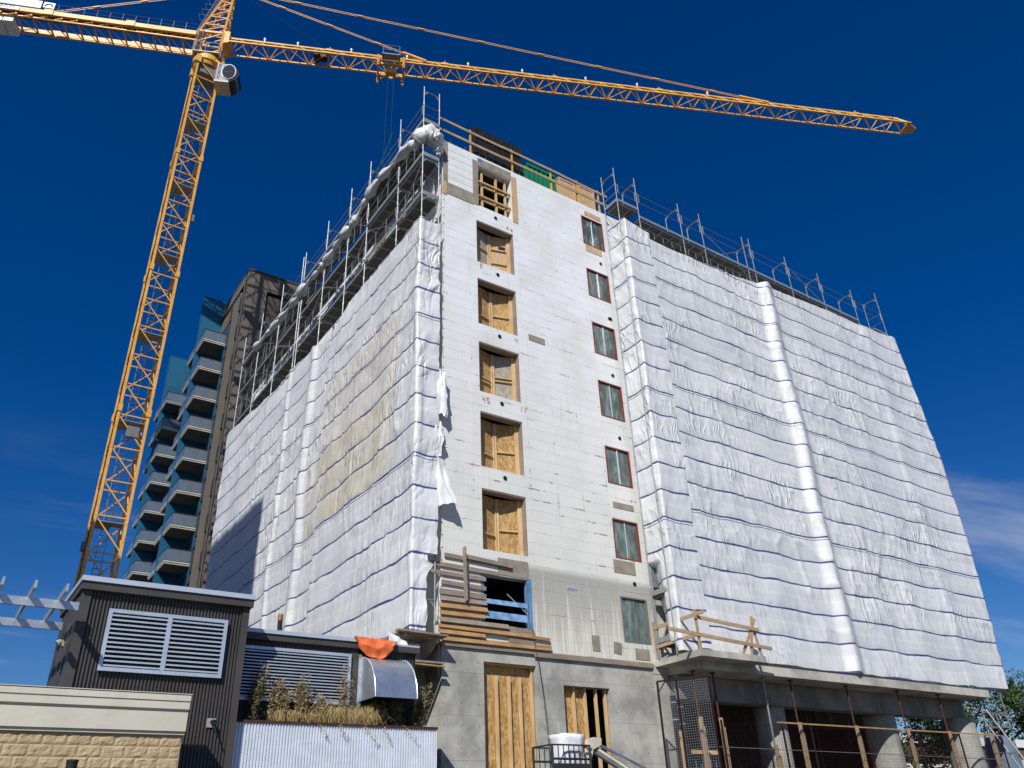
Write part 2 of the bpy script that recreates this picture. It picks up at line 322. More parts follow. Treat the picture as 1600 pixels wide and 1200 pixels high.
K = dict(conc_mid=mat_concrete('column_concrete', (.31, .30, .27), False), strap=plain('pale_blue_strap', (.22, .36, .58), .35, 0., .3, 5.), lum_old=mat_wood('weathered_lumber', (.34, .235, .14), (.47, .34, .21), 0), conc_shade=mat_concrete('shaded_beam_concrete', (.21, .205, .19)),  # column and beam concrete darkened to paint in the shade under the slab
 icf=mat_icf(), conc=mat_concrete(), conc_in_shade=mat_concrete('interior_shade_concrete', (.07, .067, .062), False), conc_pale=mat_concrete('pale_concrete', (.42, .405, .36), False),  # interior concrete darkened to stand in for unlit rooms
 sheet=mat_sheet(), osb=mat_osb(), osb_grey=mat_osb('weathered_strand_board', (.27, .235, .185), (.40, .36, .29)), ply=mat_osb('plywood_sheet', (.46, .30, .16), (.56, .40, .24)),
 lum=mat_wood('fresh_lumber', (.52, .34, .16), (.66, .47, .26), 2), lumx=mat_wood('site_plank_brown', (.30, .17, .075), (.46, .28, .13), 0),
 grey_plank=mat_wood('grey_weathered_plank', (.235, .185, .145), (.33, .275, .225), 0), dark_ply=plain('grey_brown_form_panel', (.27, .235, .19), .7, sc=2., var=.2),
 dark=mat_metal_dark(), galv=mat_galv('galvanised_steel'), galv_mid=mat_galv('scaffold_steel', (.30, .315, .325), .5, .5), white_corr=plain('pale_corrugated_steel', (.74, .78, .84), .4, .25, .05),
 louv=plain('pale_blue_aluminium', (.56, .62, .70), .35, .45, .06, spec=.5), cap=plain('aluminium_capping', (.62, .67, .74), .35, .4, .05, spec=.5), louv_in=plain('louvre_backing', (.022, .017, .019), .8),
 deck=mat_wood('scaffold_deck_board', (.10, .092, .08), (.16, .145, .125), 1), deck_e=mat_galv('deck_edge_steel', (.33, .34, .33), .5, .4),
 crane=mat_crane(), black=plain('matte_black', (.012, .012, .013), .7), rust=plain('red_oxide_steel', (.075, .030, .024), .6, .2, .25), mar=plain('maroon_fence_paint', (.026, .008, .012), .55, .1, .2),
 blue_wrap=plain('blue_membrane', (.10, .24, .46), .35, 0., .25, 4.), red=plain('red_flashing_tape', (.22, .052, .038), .6, var=.25), pane=mat_glass('film_covered_glass', (.085, .115, .108), .18),
 pane_d=plain('dark_glass', (.012, .017, .022), .12, 0., .1, .5, spec=.5), hole=plain('vent_sleeve_black', (.010, .010, .012), .6), orange=plain('orange_tarpaulin', (.74, .16, .055), .45, 0., .12, 6.),
 brick=mat_brick('split_face_block'), mortar=plain('mortar', (.56, .47, .33), .9), stucco=plain('cream_stucco', (.58, .545, .455), .85, 0., .06, 1.2, bump=.004),
 tbrown=plain('tower_taupe_panel', (.132, .114, .092), .7, 0., .07, .5), tdark=plain('tower_dark_brown', (.065, .050, .042), .7, 0., .08, .5), tgrey=plain('tower_charcoal', (.042, .038, .036), .6),
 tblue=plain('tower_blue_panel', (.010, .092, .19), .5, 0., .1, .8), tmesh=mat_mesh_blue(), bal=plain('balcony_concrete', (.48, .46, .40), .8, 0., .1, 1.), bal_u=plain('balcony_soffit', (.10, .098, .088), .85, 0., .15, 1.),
 tglass=mat_bal_glass(), rail=plain('dark_rail', (.04, .042, .047), .4, .3), cabp=plain('cab_shade_paint', (.17, .168, .20), .4, 0., .04), white=plain('white_paint', (.78, .78, .78), .4, 0., .03), cream=plain('cream_paint', (.58, .53, .42), .5, 0., .1),  # cabp: light cab paint darkened to imitate shade from the jib above
 navy=plain('navy_lettering', (.02, .025, .11), .5), green=plain('green_steel', (.008, .17, .085), .5, 0., .12), form_black=plain('black_form_panel', (.014, .014, .016), .55, 0., .5, 5.), yel=plain('yellow_post', (.60, .37, .045), .55, 0., .15),
 ground=plain('gravel_ground', (.10, .094, .083), .95, 0., .25, .8), grey_box=plain('grey_steel_box', (.20, .205, .21), .5, .3), lampg=plain('lamp_shell', (.35, .34, .30), .4), copper=plain('copper_cap', (.34, .16, .075), .5, .4),
 pipe=plain('black_iron_pipe', (.014, .014, .016), .3, .2, spec=.5), chrome=plain('steel_clamp', (.62, .63, .65), .25, .9), sack=plain('white_bulk_bag', (.76, .77, .79), .7, 0., .05, 5., bump=.02),
 redpaint=plain('red_spray_mark', (.50, .16, .17), .8), stamp=plain('faded_blue_stamp', (.37, .39, .46), .7), foam_edge=plain('raw_foam_edge', (.70, .70, .66), .8),
 straw=mat_leaf('dry_straw', (.40, .30, .13), (.60, .49, .26)), dry=mat_leaf('dried_leaf', (.20, .15, .075), (.38, .30, .16)), olive=mat_leaf('withered_green_leaf', (.10, .10, .045), (.26, .22, .11)),
 leaf=mat_leaf('tree_leaf', (.025, .052, .014), (.085, .125, .032)), bark=plain('bark', (.09, .07, .05), .9), house=plain('house_brown', (.15, .085, .065), .8), tank=plain('grey_blue_plastic', (.13, .17, .21), .5),
 orange_p=plain('orange_machine_paint', (.55, .17, .03), .5), rope=plain('wire_rope', (.05, .05, .055), .5), brace_green=plain('green_brace', (.03, .24, .12), .5), hood=mat_galv('galvanised_duct_sheet', (.56, .61, .65), .36, .85))
# ================================================================== setting
g = MB(); g.q((-900,-900,0),(900,-900,0),(900,900,0),(-900,900,0)); tag(g.build('ground', K['ground'], fix=False), kind='structure')

# ================================================================== the building under construction
bld = thing('unfinished_building', 'tall white foam-block building under construction above a grey concrete ground floor', 'building', (0, 0, 0))
def holed_wall(mb, x0, x1, z0, z1, holes, y, depth):
    xs = sorted({x0, x1, *[h[0] for h in holes], *[h[1] for h in holes]}); zs = sorted({z0, z1, *[h[2] for h in holes], *[h[3] for h in holes]})
    for i in range(len(xs)-1):
        for j in range(len(zs)-1):
            a, b, c, d = xs[i], xs[i+1], zs[j], zs[j+1]
            if any(h[0]-1e-6 <= a and b <= h[1]+1e-6 and h[2]-1e-6 <= c and d <= h[3]+1e-6 for h in holes): continue
            mb.q((a,y,c),(b,y,c),(b,y,d),(a,y,d))
    for a, b, c, d in holes:
        mb.q((a,y,c),(a,y,d),(a,y+depth,d),(a,y+depth,c)); mb.q((b,y,c),(b,y+depth,c),(b,y+depth,d),(b,y,d))
        mb.q((a,y,d),(b,y,d),(b,y+depth,d),(a,y+depth,d))
        if c > z0+1e-3: mb.q((a,y,c),(a,y+depth,c),(b,y+depth,c),(b,y,c))
L1 = [(1.56, 3.42, 7.6, 9.22)] + [(1.55, 3.42, 10.05+3*k, 12.22+3*k) for k in range(5)] + [(1.68, 3.42, 25.08, 27.35)]
WZ = [(7.55, 9.17), (10.6, 12.15), (13.6, 15.2), (16.55, 18.22), (19.55, 21.15), (22.55, 24.08), (25.5, 27.18)]
L2 = [(7.42, 8.70, a, b) for a, b in WZ]
w = MB(); holed_wall(w, 0, 28.6, 6.85, 27.93, L1+L2, 0, .34)
w.q((0,24.4,6.85),(0,0,6.85),(0,0,26.95),(0,24.4,26.95)); w.q((28.6,0,6.85),(28.6,24.4,6.85),(28.6,24.4,27.93),(28.6,0,27.93))
w.q((0,24.4,6.85),(28.6,24.4,6.85),(28.6,24.4,26.95),(0,24.4,26.95))
for a in ((0,28.6,0,.34),(28.26,28.6,.34,24.06)): w.q((a[0],a[2],27.93),(a[1],a[2],27.93),(a[1],a[3],27.93),(a[0],a[3],27.93))
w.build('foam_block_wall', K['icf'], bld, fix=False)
w = MB()
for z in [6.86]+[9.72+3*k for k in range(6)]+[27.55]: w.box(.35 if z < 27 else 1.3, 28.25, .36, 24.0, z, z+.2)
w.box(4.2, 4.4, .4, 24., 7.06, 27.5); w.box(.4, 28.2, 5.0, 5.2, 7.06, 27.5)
w.build('floor_slab', K['conc_in_shade'], bld)
# weathered foam edge and corner strip
w = MB()
for k in range(50):
    z = 6.9+k*.42; h = .46
    w.box(-.05+random.uniform(-.012, .012), .0, -.012, .16+random.uniform(-.03, .05), z, z+h)
w.build('corner_strip', K['foam_edge'], bld)
# ground floor
w = MB(); holed_wall(w, 0, 8.6, 0, 6.83, [(1.5,3.5,0,6.45),(4.57,6.54,0,5.93)], .02, .36)
w.q((0,24.4,0),(0,.02,0),(0,.02,6.83),(0,24.4,6.83)); w.q((8.6,.02,0),(8.6,9,0),(8.6,9,6.83),(8.6,.02,6.83))
w.q((0,.02,6.83),(8.6,.02,6.83),(8.6,.4,6.83),(0,.4,6.83))
w.build('concrete_ground_floor_wall', K['conc'], bld, fix=False)
w = MB(); w.box(8.604, 9.345, .006, .5, 0, 6.54); w.build('corner_pier', K['conc_pale'], bld)
w = MB(); w.box(8.64, 28.6, 9, 9.3, 0, 6.6); w.box(28.3, 28.6, 4.0, 9, 0, 6.6); w.box(.4, 8.2, 5, 5.2, 0, 6.8); w.box(10.5, 10.8, 4, 9, 0, 6.6); w.build('interior_wall', K['conc_in_shade'], bld)
w = MB(); w.prism([(9.35,-1.58,6.52),(28.35,-1.58,6.52),(28.6,24.4,6.52),(9.35,24.4,6.52)], (0,0,0), (0,0,.32)); w.prism([(8.61,-.012,6.545),(9.35,-.012,6.545),(9.35,24,6.55),(8.64,24,6.55)], (0,0,0), (0,0,.28)); w.build('first_floor_slab', K['conc_pale'], bld)
w = MB(); w.prism([(8.75,-2.28,6.78),(12.05,-2.28,6.78),(12.05,-1.6,6.78),(8.75,.0,6.78)], (0,0,.0), (0,0,.22)); w.build('balcony_slab', K['conc_pale'], bld)
w = MB(); w.box(9.4, 27.9, -.42, .2, 5.7, 6.5); w.build('transfer_beam', K['conc_shade'], bld); w = MB(); w.box(9.4, 28.3, 4.6, 5.2, 5.8, 6.5); w.build('rear_beam', K['conc_in_shade'], bld)
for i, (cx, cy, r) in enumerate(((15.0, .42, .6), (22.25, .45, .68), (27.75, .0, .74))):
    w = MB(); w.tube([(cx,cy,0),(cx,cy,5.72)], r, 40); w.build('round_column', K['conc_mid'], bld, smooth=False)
w = MB(); w.box(-.04, 8.64, -.06, .0, 6.80, 6.89); w.box(3.4, 8.6, -.075, -.06, 6.72, 6.8); w.build('ledge_board', K['grey_plank'], bld)
# raw patches on the foam
def patch(x0, x1, z0, z1, m, t=.018, name='patch_board', tilt=0.):
    p = MB(); c = Vector(((x0+x1)/2, 0, (z0+z1)/2)); p.box(x0, x1, -t, .004, z0, z1)
    if tilt: p.v = [tuple(Matrix.Rotation(tilt, 3, 'Y') @ (Vector(v)-c) + c) for v in p.v]
    return p.build(name, K[m], bld)
for a in ((3.93,4.74,19.05,19.33),(5.92,6.26,7.12,7.65),(7.88,8.56,6.98,7.36),(7.54,8.6,12.6,12.84),(7.26,8.32,10.03,10.52),(2.12,3.36,9.26,9.84)): patch(*a, 'dark_ply')
patch(6.88, 7.24, 7.1, 7.5, 'dark_ply', tilt=.14); patch(7.64,8.64,27.3,27.55,'ply'); patch(7.5,8.47,25.1,25.45,'ply')
patch(.1,1.4,24.98,25.6,'dark_ply'); patch(1.4,1.68,25.05,27.58,'dark_ply'); patch(1.68,3.42,27.38,27.8,'dark_ply'); patch(3.43,3.72,24.95,27.6,'ply'); patch(1.68,1.9,27.6,27.8,'blue_wrap',.024)
patch(-.06,.14,25.6,27.9,'dark_ply',.03); patch(-.09,.1,24.9,25.6,'ply',.035)
for z in (25.9,26.3,26.7,27.1,27.5): patch(.15, 1.4, z, z+.012, 'grey_box', .003, 'joint_line')
# vent sleeves
for x, z in ((2.52,24.74),(2.53,21.74),(2.51,18.74),(2.51,15.76),(2.53,12.78),(8.33,24.65),(8.47,21.65),(8.55,21.66),(8.29,18.67),(8.28,15.71),(8.2,9.7)):
    p = MB(); p.tube([(x,-.03,z),(x,.06,z)], .075, 16); p.build('vent_sleeve', K['hole'], bld)
# spray marks (short strokes like the numerals on the wall)
def strokes(x, z, segs, s=.13, m='redpaint'):
    p = MB()
    for a, b, c, d in segs:
        if abs(a-c) < 1e-6 and abs(b-d) < 1e-6: continue
        p.beam((x+a*s, -.006, z+b*s), (x+c*s, -.006, z+d*s), .028, .006, up=(0,1,0))
    p.build('paint_mark', K[m], bld)
n4 = ((0,2,0,1),(0,1,1,1),(1,2,1,0)); n5 = ((1,2,0,2),(0,2,0,1),(0,1,1,1),(1,1,1,0),(1,0,0,0)); n1 = ((.5,0,.5,2),); nE = ((0,0,0,2),(0,2,1,2),(0,1,1,1),(0,0,1,0))
strokes(1.66, 15.62, n4, .1); strokes(1.86, 15.62, n5, .1); strokes(3.35, 15.66, n1, .1); strokes(3.52, 15.66, n1, .1); strokes(1.7, 21.78, nE, .1); strokes(3.25, 18.72, n4, .1); strokes(3.3,24.36,n5,.07); strokes(3.1,24.4,nE,.07)
p = patch(4.95, 5.55, 9.06, 9.24, 'stamp', .002, 'stamp_mark')
strokes(5.0, 9.12, ((0,0,1,0),(1,0,1,1),(1.6,0,1.6,1),(2,0,2.6,0),(3,0,3,.8),(3.4,.2,4.3,.2),(4.8,.2,6,.2)), .075, 'tank')
# hoarding in the left-hand column of openings: two sheets meeting in a shallow V
for k in range(5):
    z0, z1 = 10.05+3*k, 12.22+3*k
    A, V, B = Vector((1.565,.33,0)), Vector((2.48,.56,0)), Vector((3.41,.31,0))
    grey = k in (2, 4)
    for side, (a, b, m) in enumerate(((A, V, 'osb_grey' if k == 4 else 'osb'), (V, B, {2:'osb_grey', 4:'ply'}.get(k, 'osb')))):
        d = (b-a).normalized(); nrm = Vector((d.y, -d.x, 0))
        p = MB(); p.prism([a+Vector((0,0,z0+.01)), b+Vector((0,0,z0+.01)), b+Vector((0,0,z1-.06)), a+Vector((0,0,z1-.06))], (0,0,0), (0,.02,0))
        h = p.build('hoarding_sheet', K[m], bld)
        s = MB(); f = [a+nrm*.03, b+nrm*.03]
        L = (b-a).length
        posts = [.04, L-.04] if side == 0 else [.04, L-.05, L-.13]
        for q in posts: c = a+d*q+nrm*.035; s.beam(c+Vector((0,0,z0+.02)), c+Vector((0,0,z1-.08)), .085, .06, up=tuple(nrm))
        zr = z0+(.95 if side else .72)
        for zz in ((zr,) if k not in (2,4) else (zr, zr+.16) if k == 2 else (zr-.3, zr+.42)):
            s.beam(a+d*.09+nrm*.035+Vector((0,0,zz)), b-d*.14+nrm*.035+Vector((0,0,zz)), .07, .05, up=(0,0,1))
        s.build('stud', K['lum'], h)
        if k == 4 and side:
            s = MB(); c = a+d*.45+nrm*.012; s.prism([c+Vector((0,0,z1-.75)), c+d*.3+Vector((0,0,z1-.75)), c+d*.3+Vector((0,0,z1-.55)), c+Vector((0,0,z1-.55))], (0,-.01,0), (0,.0,0)); s.build('hatch', K['black'], h)
    p = MB(); p.box(1.56, 3.41, .02, .33, z1-.05, z1-.002); p.box(3.375, 3.415, .03, .33, z0, z1-.06); p.build('lintel_buck', K['grey_plank'], bld)
# top opening: raw frame of props and walers, dark room behind
p = MB()
for x in (1.98, 2.72, 3.2): p.beam((x,.2,25.08), (x,.2,27.34), .09)
for z in (25.75, 26.55): p.beam((1.7,.1,z), (3.4,.1,z), .09, .07); p.beam((1.7,.26,z-.04), (3.4,.26,z-.04), .05, .09)
for x in (2.1, 2.5, 2.9, 3.3): p.beam((x,.06,25.7), (x+.12,.3,25.62), .02); p.beam((x,.06,26.5), (x+.12,.3,26.44), .02)
p.build('bracing_frame', K['lum'], bld)
# first-floor opening: blue straps and membrane edge
p = MB(); p.beam((1.53,-.03,8.33), (3.22,-.03,8.33), .03, .15); p.build('blue_strap', K['strap'], bld)
p = MB(); p.beam((1.5,-.03,7.90), (3.2,-.03,7.90), .03, .23); p.build('blue_strap', K['strap'], bld)
p = MB(); p.box(3.30, 3.44, -.022, .2, 7.58, 9.26); p.box(1.44, 1.555, -.008, .0, 7.6, 9.3); p.build('blue_membrane_edge', K['blue_wrap'], bld)
p = MB(); p.beam((3.22,-.04,7.6), (3.24,-.04,9.15), .03, .03); p.beam((2.55,.15,8.7), (3.22,-.05,8.05), .025, .025); p.build('steel_prop', K['galv'], bld)
# right-hand windows
for i, (z0, z1) in enumerate(WZ):
    p = MB(); x0, x1 = 7.42, 8.70; y0 = -.012
    for a in ((x0-.005,x0+.05,z0,z1),(x1-.05,x1+.005,z0,z1),(x0+.05,x1-.05,z1-.05,z1+.005),(x0+.05,x1-.05,z0-.005,z0+.05)):
        p.box(a[0], a[1], y0, .12, a[2], a[3])
    f = p.build('window', K['red'] if i else K['grey_box'], bld)
    p = MB(); p.q((x0+.06,.06,z0+.06),(x1-.06,.06,z0+.06),(x1-.06,.06,z1-.06),(x0+.06,.06,z1-.06)); p.build('pane', K['pane'], f, fix=False)
    p = MB(); xm = 8.06; p.box(xm-.018, xm+.018, .03, .055, z0+.06, z1-.06)
    if i % 3 == 2: p.box(xm-.006, xm+.05, .028, .05, z0+.06, z1-.06)
    p.build('mullion', K['louv'] if i else K['grey_box'], f)
# ground-floor boarded openings
p = MB(); p.q((1.5,.3,0),(3.5,.3,0),(3.5,.3,6.44),(1.5,.3,6.44)); p.q((4.57,.3,0),(5.6,.3,0),(5.6,.3,5.92),(4.57,.3,5.92)); h = p.build('strand_board_panel', K['osb'], bld, fix=False)
p = MB()
for x in (1.60, 2.08, 2.55, 2.97, 3.42): p.beam((x,.22,0), (x,.22,6.1 if 1.7 < x < 3.3 else 6.42), .055, .12, up=(0,1,0))
p.box(1.5, 3.5, .1, .28, 6.40, 6.446)
for x in (4.66, 5.10, 5.58, 6.02, 6.42): p.beam((x,.22,0), (x+(.03 if x > 6 else 0),.22,5.92), .06, .12, up=(0,1,0))
p.build('stud', K['lum'], h)
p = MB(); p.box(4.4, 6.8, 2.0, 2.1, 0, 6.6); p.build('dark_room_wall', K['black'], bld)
# west face details above the sheeting
for y0, y1, z0, z1, m in ((2.6,3.6,25.7,26.8,'ply'),(3.7,4.3,25.9,26.7,'red'),(5.4,6.6,25.9,26.9,'ply'),(9,10.4,25.4,26.6,'blue_wrap'),(11,12.2,25.4,26.6,'blue_wrap'),(13.4,14.2,25.2,26.4,'ply'),(14.4,15.4,25.2,26.4,'white'),(16.4,17.2,25.2,26.4,'red'),(17.3,18.2,25.2,26.4,'ply'),(19,20.6,25.2,26.4,'blue_wrap'),(6.9,8.2,23.3,24.1,'ply'),(10.4,12.4,23.2,24.1,'white'),(14.4,16.4,23.3,24.1,'osb'),(18.4,20.2,23.3,24.1,'white')):
    p = MB(); p.box(-.035, .004, y0, y1, z0, z1); p.build('wall_board', K[m], bld)
for y in (1.9, 7.6, 13.0, 18.6):
    for z in (10.6, 13.6, 16.6, 19.6, 22.6): p = MB(); p.box(-.02, .004, y, y+1.3, z, z+1.5); p.build('window', K['pane_d'], bld)

# ================================================================== roof things
rg = thing('roof_guardrail', 'timber guardrail on yellow posts along the front roof edge', 'guardrail', (4.5, .3, 27.93))
for x in (1.5, 3.76, 6.0, 7.6, 8.95):
    p = MB(); p.box(x-.035, x+.035, .27, .33, 27.94, 29.66); p.build('post', K['yel'], rg)
for z, j in ((29.5, 0), (28.85, .0)):
    p = MB()
    for i, (a, b) in enumerate(((-.1,3.3),(3.2,6.6),(6.5,9.5))): p.beam((a,.245-.018*(i%2),z+random.uniform(-.03,.03)), (b,.245-.018*(i%2),z+random.uniform(-.03,.03)), .035, .13)
    p.build('rail', K['lum_old'], rg)
p = MB()
for i in range(24):
    x = .4+i*.37; p = MB(); p.tube([(x,.18,27.9),(x+random.uniform(-.03,.03),.18,28.2+random.uniform(0,.2))], .012, 4); p.build('rebar', K['rust'], rg)
p = MB(); p.box(2.45, 5.25, 1.5, 1.62, 27.9, 31.6)
for i in range(6): x = 2.5+i*.53; p.box(x, x+.06, 1.44, 1.5, 27.95, 31.55)
for z in (28.6, 29.8, 31.0): p.box(2.45, 5.25, 1.38, 1.44, z, z+.08)
tag(p.build('formwork_panel', K['form_black']), 'black ribbed formwork panel standing on the roof behind the timber guardrail', 'formwork')
p = MB(); p.box(5.3, 7.0, 1.2, 2.4, 27.9, 30.35)
for i in range(7): x = 5.32+i*.27; p.box(x, x+.06, 1.15, 1.2, 27.95, 30.3)
p.box(5.28, 7.02, 1.13, 1.2, 30.25, 30.4)
tag(p.build('site_bin', K['green']), 'green ribbed steel bin on the roof beside the black panel', 'bin')
for i, (a, b, h, lb) in enumerate(((7.1, 8.1, 30.15, 'left plywood box on the roof, beside the green bin'), (8.35, 9.35, 30.25, 'right plywood box on the roof, nearest the right-hand scaffold'))):
    p = MB(); p.box(a, b, 1.0, 2.0, 27.9, h); p.box(a-.03, b+.03, .97, 2.03, h, h+.09)
    for x in (a, b-.07): p.box(x, x+.07, .96, 1.0, 27.95, h)
    tag(p.build('plywood_box', K['ply']), lb, 'box', 'plywood boxes on the roof')

# ================================================================== planks fixed across the first floor
ts = thing('timber_formwork', 'brown and grey planks nailed across the wall left of the dark opening', 'formwork', (1.5, -.05, 6.9))
def plank(x0, z0, x1, z1, h=.2, y=-.03, t=.04, m='grey_plank', tilt=0.):
    p = MB(); p.beam((x0,y-t/2,z0), (x1,y-t/2,z1), t, h)
    if tilt:
        c = Vector(((x0+x1)/2, y, (z0+z1)/2)); p.v = [tuple(Matrix.Rotation(tilt, 3, 'X') @ (Vector(v)-c) + c) for v in p.v]
    return p.build('plank', K[m], ts)
for a in ((.05,9.62,2.09,9.58),(-.45,9.30,2.1,9.26),(-.6,9.03,1.6,9.01),(-.05,8.74,1.6,8.71)): plank(*a, .135)
plank(-.12, 8.44, 1.6, 8.44, .17)
for a in ((.83,9.66,2.62,9.58),): plank(*a, .13, -.075)
plank(.79, 8.2, .74, 9.95, .17, -.12)
for i, a in enumerate(((-.1,8.20,1.6,8.22),(-.13,7.98,1.63,8.0),(-.11,7.76,1.53,7.79),(-.12,7.55,2.42,7.55),(-.15,7.38,3.42,7.33),(-.13,7.2,1.52,7.19),(-.05,7.0,4.08,7.0))):
    plank(*a, .16, -.045-.01*(i%2), .05, ('lumx','grey_plank')[i in (0,3)], R(-24))
plank(2.4, 7.50, 3.45, 7.46, .2, -.035); plank(2.44, 7.22, 3.46, 7.17, .24, -.03); plank(3.4, 7.33, 4.05, 7.30, .1, -.045, .05, 'lumx'); plank(3.4, 7.06, 4.1, 7.04, .12, -.045, .05, 'lumx')
for x, z in ((-.3,9.30),(-.02,9.30),(2.5,9.57)):
    p = MB(); p.box(x, x+.06, -.118 if x > 1 else -.075, -.11 if x > 1 else -.069, z-.06, z+.06); p.build('orange_mark', K['orange'], ts)

# platform of planks on brackets, left of the planked wall
pf = thing('plank_platform', 'plank platform on plywood brackets jutting out at the left building corner', 'platform', (-.9, -.3, 6.7))
for i, (y, dx) in enumerate(((-.42,.0),(-.18,.12),(.08,.05),(.34,.1),(.62,.0))):
    p = MB(); p.beam((-1.75+dx,y,7.02-.015*i), (-.08,y,6.98), .22, .05); p.build('plank', K['grey_plank'], pf)
for x in (-1.45, -.35):
    p = MB(); p.prism([(x,-.5,6.95),(x,.7,6.95),(x,.7,6.35),(x,.0,6.6)], (-.02,0,0), (.02,0,0)); p.build('bracket', K['dark_ply'], pf)
p = MB(); p.beam((-1.5,-.2,6.2), (-1.5,-.2,6.95), .1); p.beam((-1.6,-.3,6.15),(-.1,-.3,6.12),.14,.04); p.build('prop', K['lumx'], pf)
p = MB(); p.box(-1.95,-.04,-.25,1.0,6.22,6.27); p.box(-1.95,-.04,.84,.9,5.3,6.22); p.box(-.10,-.03,.06,.84,5.9,6.9); p.build('soffit_board', K['dark_ply'], pf)

# ================================================================== timber guardrail on the balcony slab
gr = thing('timber_guardrail', 'rough lumber guardrail on the concrete balcony slab at right', 'guardrail', (10, -1.8, 7.0))
for a, b in (((8.82,-.12,7.0),(8.80,-.12,8.35)), ((8.85,-2.2,7.0),(8.80,-2.2,8.32)), ((11.4,-2.2,7.0),(11.75,-2.2,8.4)), ((11.95,-2.2,7.0),(11.8,-2.1,8.2)), ((11.0,-2.15,7.0),(11.9,-2.2,8.33))):
    p = MB(); p.beam(a, b, .1, .05, up=(0,1,0)); p.build('post', K['lum_old'], gr)
for a, b in (((8.80,-.1,8.12),(8.80,-2.6,8.18)), ((8.80,-.1,7.45),(8.80,-2.2,7.5)), ((8.7,-2.25,8.08),(11.95,-2.25,7.92)), ((7.4,-2.25,7.55),(12.5,-2.25,7.30))):
    p = MB(); p.beam(a, b, .045, .12); p.build('rail', K['lum_old'], gr)
p = MB(); p.tube([(3.34,-.1,7.6),(3.38,-.12,7.2),(3.46,-.16,6.7),(3.6,-.18,5.5),(3.70,-.2,4.0),(3.76,-.3,2.2)], .010, 5); tag(p.build('hanging_cable', K['black']), 'thin black cable hanging down the wall from the dark opening', 'cable')
# ================================================================== scaffolds
def standard(parent, x, y, z0, z1, r=.025):
    p = MB(); p.tube([(x,y,z0),(x,y,z1)], r, 6)
    z = z1-1.05
    while z > z0: p.tube([(x,y,z-.09),(x,y,z+.09)], r*1.45, 6); z -= 2.0
    return p.build('standard', K['galv_mid'], parent)
def rail(parent, a, b, r=.02, name='guard_rail', m='galv_mid'):
    p = MB(); p.tube([a, b], r, 5); return p.build(name, K[m], parent)
def deck(parent, x0, x1, y0, y1, z, ax, m='deck'):
    p = MB(); n = 3; 
    if ax == 'y':
        w = (x1-x0)/n
        for i in range(n): p.box(x0+i*w+.008, x0+(i+1)*w-.008, y0, y1, z-.055, z)
    else:
        w = (y1-y0)/n
        for i in range(n): p.box(x0, x1, y0+i*w+.008, y0+(i+1)*w-.008, z-.055, z)
    d = p.build('deck', K[m], parent); e = MB()
    if ax == 'y':
        for x in (x0, x1-.02): e.box(x-.01, x+.03, y0, y1, z-.09, z+.012)
        y = y0+.05
        while y < y1: e.box(x0+.02, x1-.02, y, y+.05, z-.085, z-.056); y += .75
    else:
        for y in (y0, y1-.02): e.box(x0, x1, y-.01, y+.03, z-.09, z+.012)
        x = x0+.05
        while x < x1: e.box(x, x+.05, y0+.02, y1-.02, z-.085, z-.056); x += .75
    e.build('deck_edge', K['deck_e'], d); return d
def head(parent, a, b, z):                            # transom with knee braces between the two standards of a frame
    p = MB(); a = Vector(a); b = Vector(b); p.tube([(*a,z),(*b,z)], .026, 6); d = (b-a).normalized()*.16
    p.beam((a.x,a.y,z-.22),(a.x+d.x,a.y+d.y,z-.02), .02, .07); p.beam((b.x,b.y,z-.22),(b.x-d.x,b.y-d.y,z-.02), .02, .07)
    return p.build('frame_head', K['galv_mid'], parent)
def toe(parent, a, b, z, t=.03, h=.16):
    p = MB(); p.beam((*a, z+h/2), (*b, z+h/2), t, h); return p.build('toe_board', K['deck_e'], parent)

ls = thing('scaffold', 'long steel scaffold along the left face, bare decks above its sheeting', 'scaffold', (-.7, 12, 0), 'scaffolds around the building')
XO, XI = -1.08, -.32
LY = [-.1, 2.1, 5.2, 7.4, 10.3, 13.4, 16.9, 20.4, 23.6]
for i, y in enumerate(LY):
    standard(ls, XO, y, 0 if i else 7.05, 30.5); standard(ls, XI, y, 0 if i else 7.05, 30.5 if i == 0 else 30.1)
    head(ls, (XO, y), (XI, y), 30.25 if i == 0 else 29.95)
    for z in (24.2, 26.3): head(ls, (XO, y), (XI, y), z)
standard(ls, XO, 13.75, 7, 30.4); standard(ls, XI, 13.75, 7, 30.0)
for a, b in zip(LY[:-1], LY[1:]):
    for z in (24.3, 26.42, 28.38): deck(ls, XO+.05, XI-.02, a+.02, b-.02, z, 'y')
    for z in (24.3, 26.42, 28.38):
        rail(ls, (XO, a, z+1.0), (XO, b, z+1.0), .017); rail(ls, (XO, a, z+.55), (XO, b, z+.55), .014)
        if z > 28 or a < 5: toe(ls, (XO-.02, a), (XO-.02, b), z)
        for y in (a+.12, b-.12): rail(ls, (XO-.01, y, z+.5), (XO-.01, y, z+1.03), .02, 'rail_bracket')
    rail(ls, (XI+.02, a, 26.1), (XI+.02, b, 26.1), .022, 'ledger'); rail(ls, (XI+.02, a, 28.1), (XI+.02, b, 28.1), .022, 'ledger')
    for z, f in ((24.35, 0), (26.47, 1)):
        y0, y1 = (a, b) if (LY.index(a)+f) % 2 else (b, a)
        rail(ls, (XO+.03, y0, z), (XO+.03, y1, z+1.85), .018, 'brace')
        for q in (.33, .66): rail(ls, (XO-.01, a+(b-a)*q, z+.05), (XO-.01, a+(b-a)*q, z+1.0), .015, 'rail_bracket')
for z in (28.38, 26.42, 24.3, 22.3):
    rail(ls, (XO, -.1, z+1.0), (XI, -.1, z+1.0), .017); rail(ls, (XO, -.1, z+.5), (XI, -.1, z+.5), .014); toe(ls, (XO, -.12), (XI, -.12), z, .03, .2)
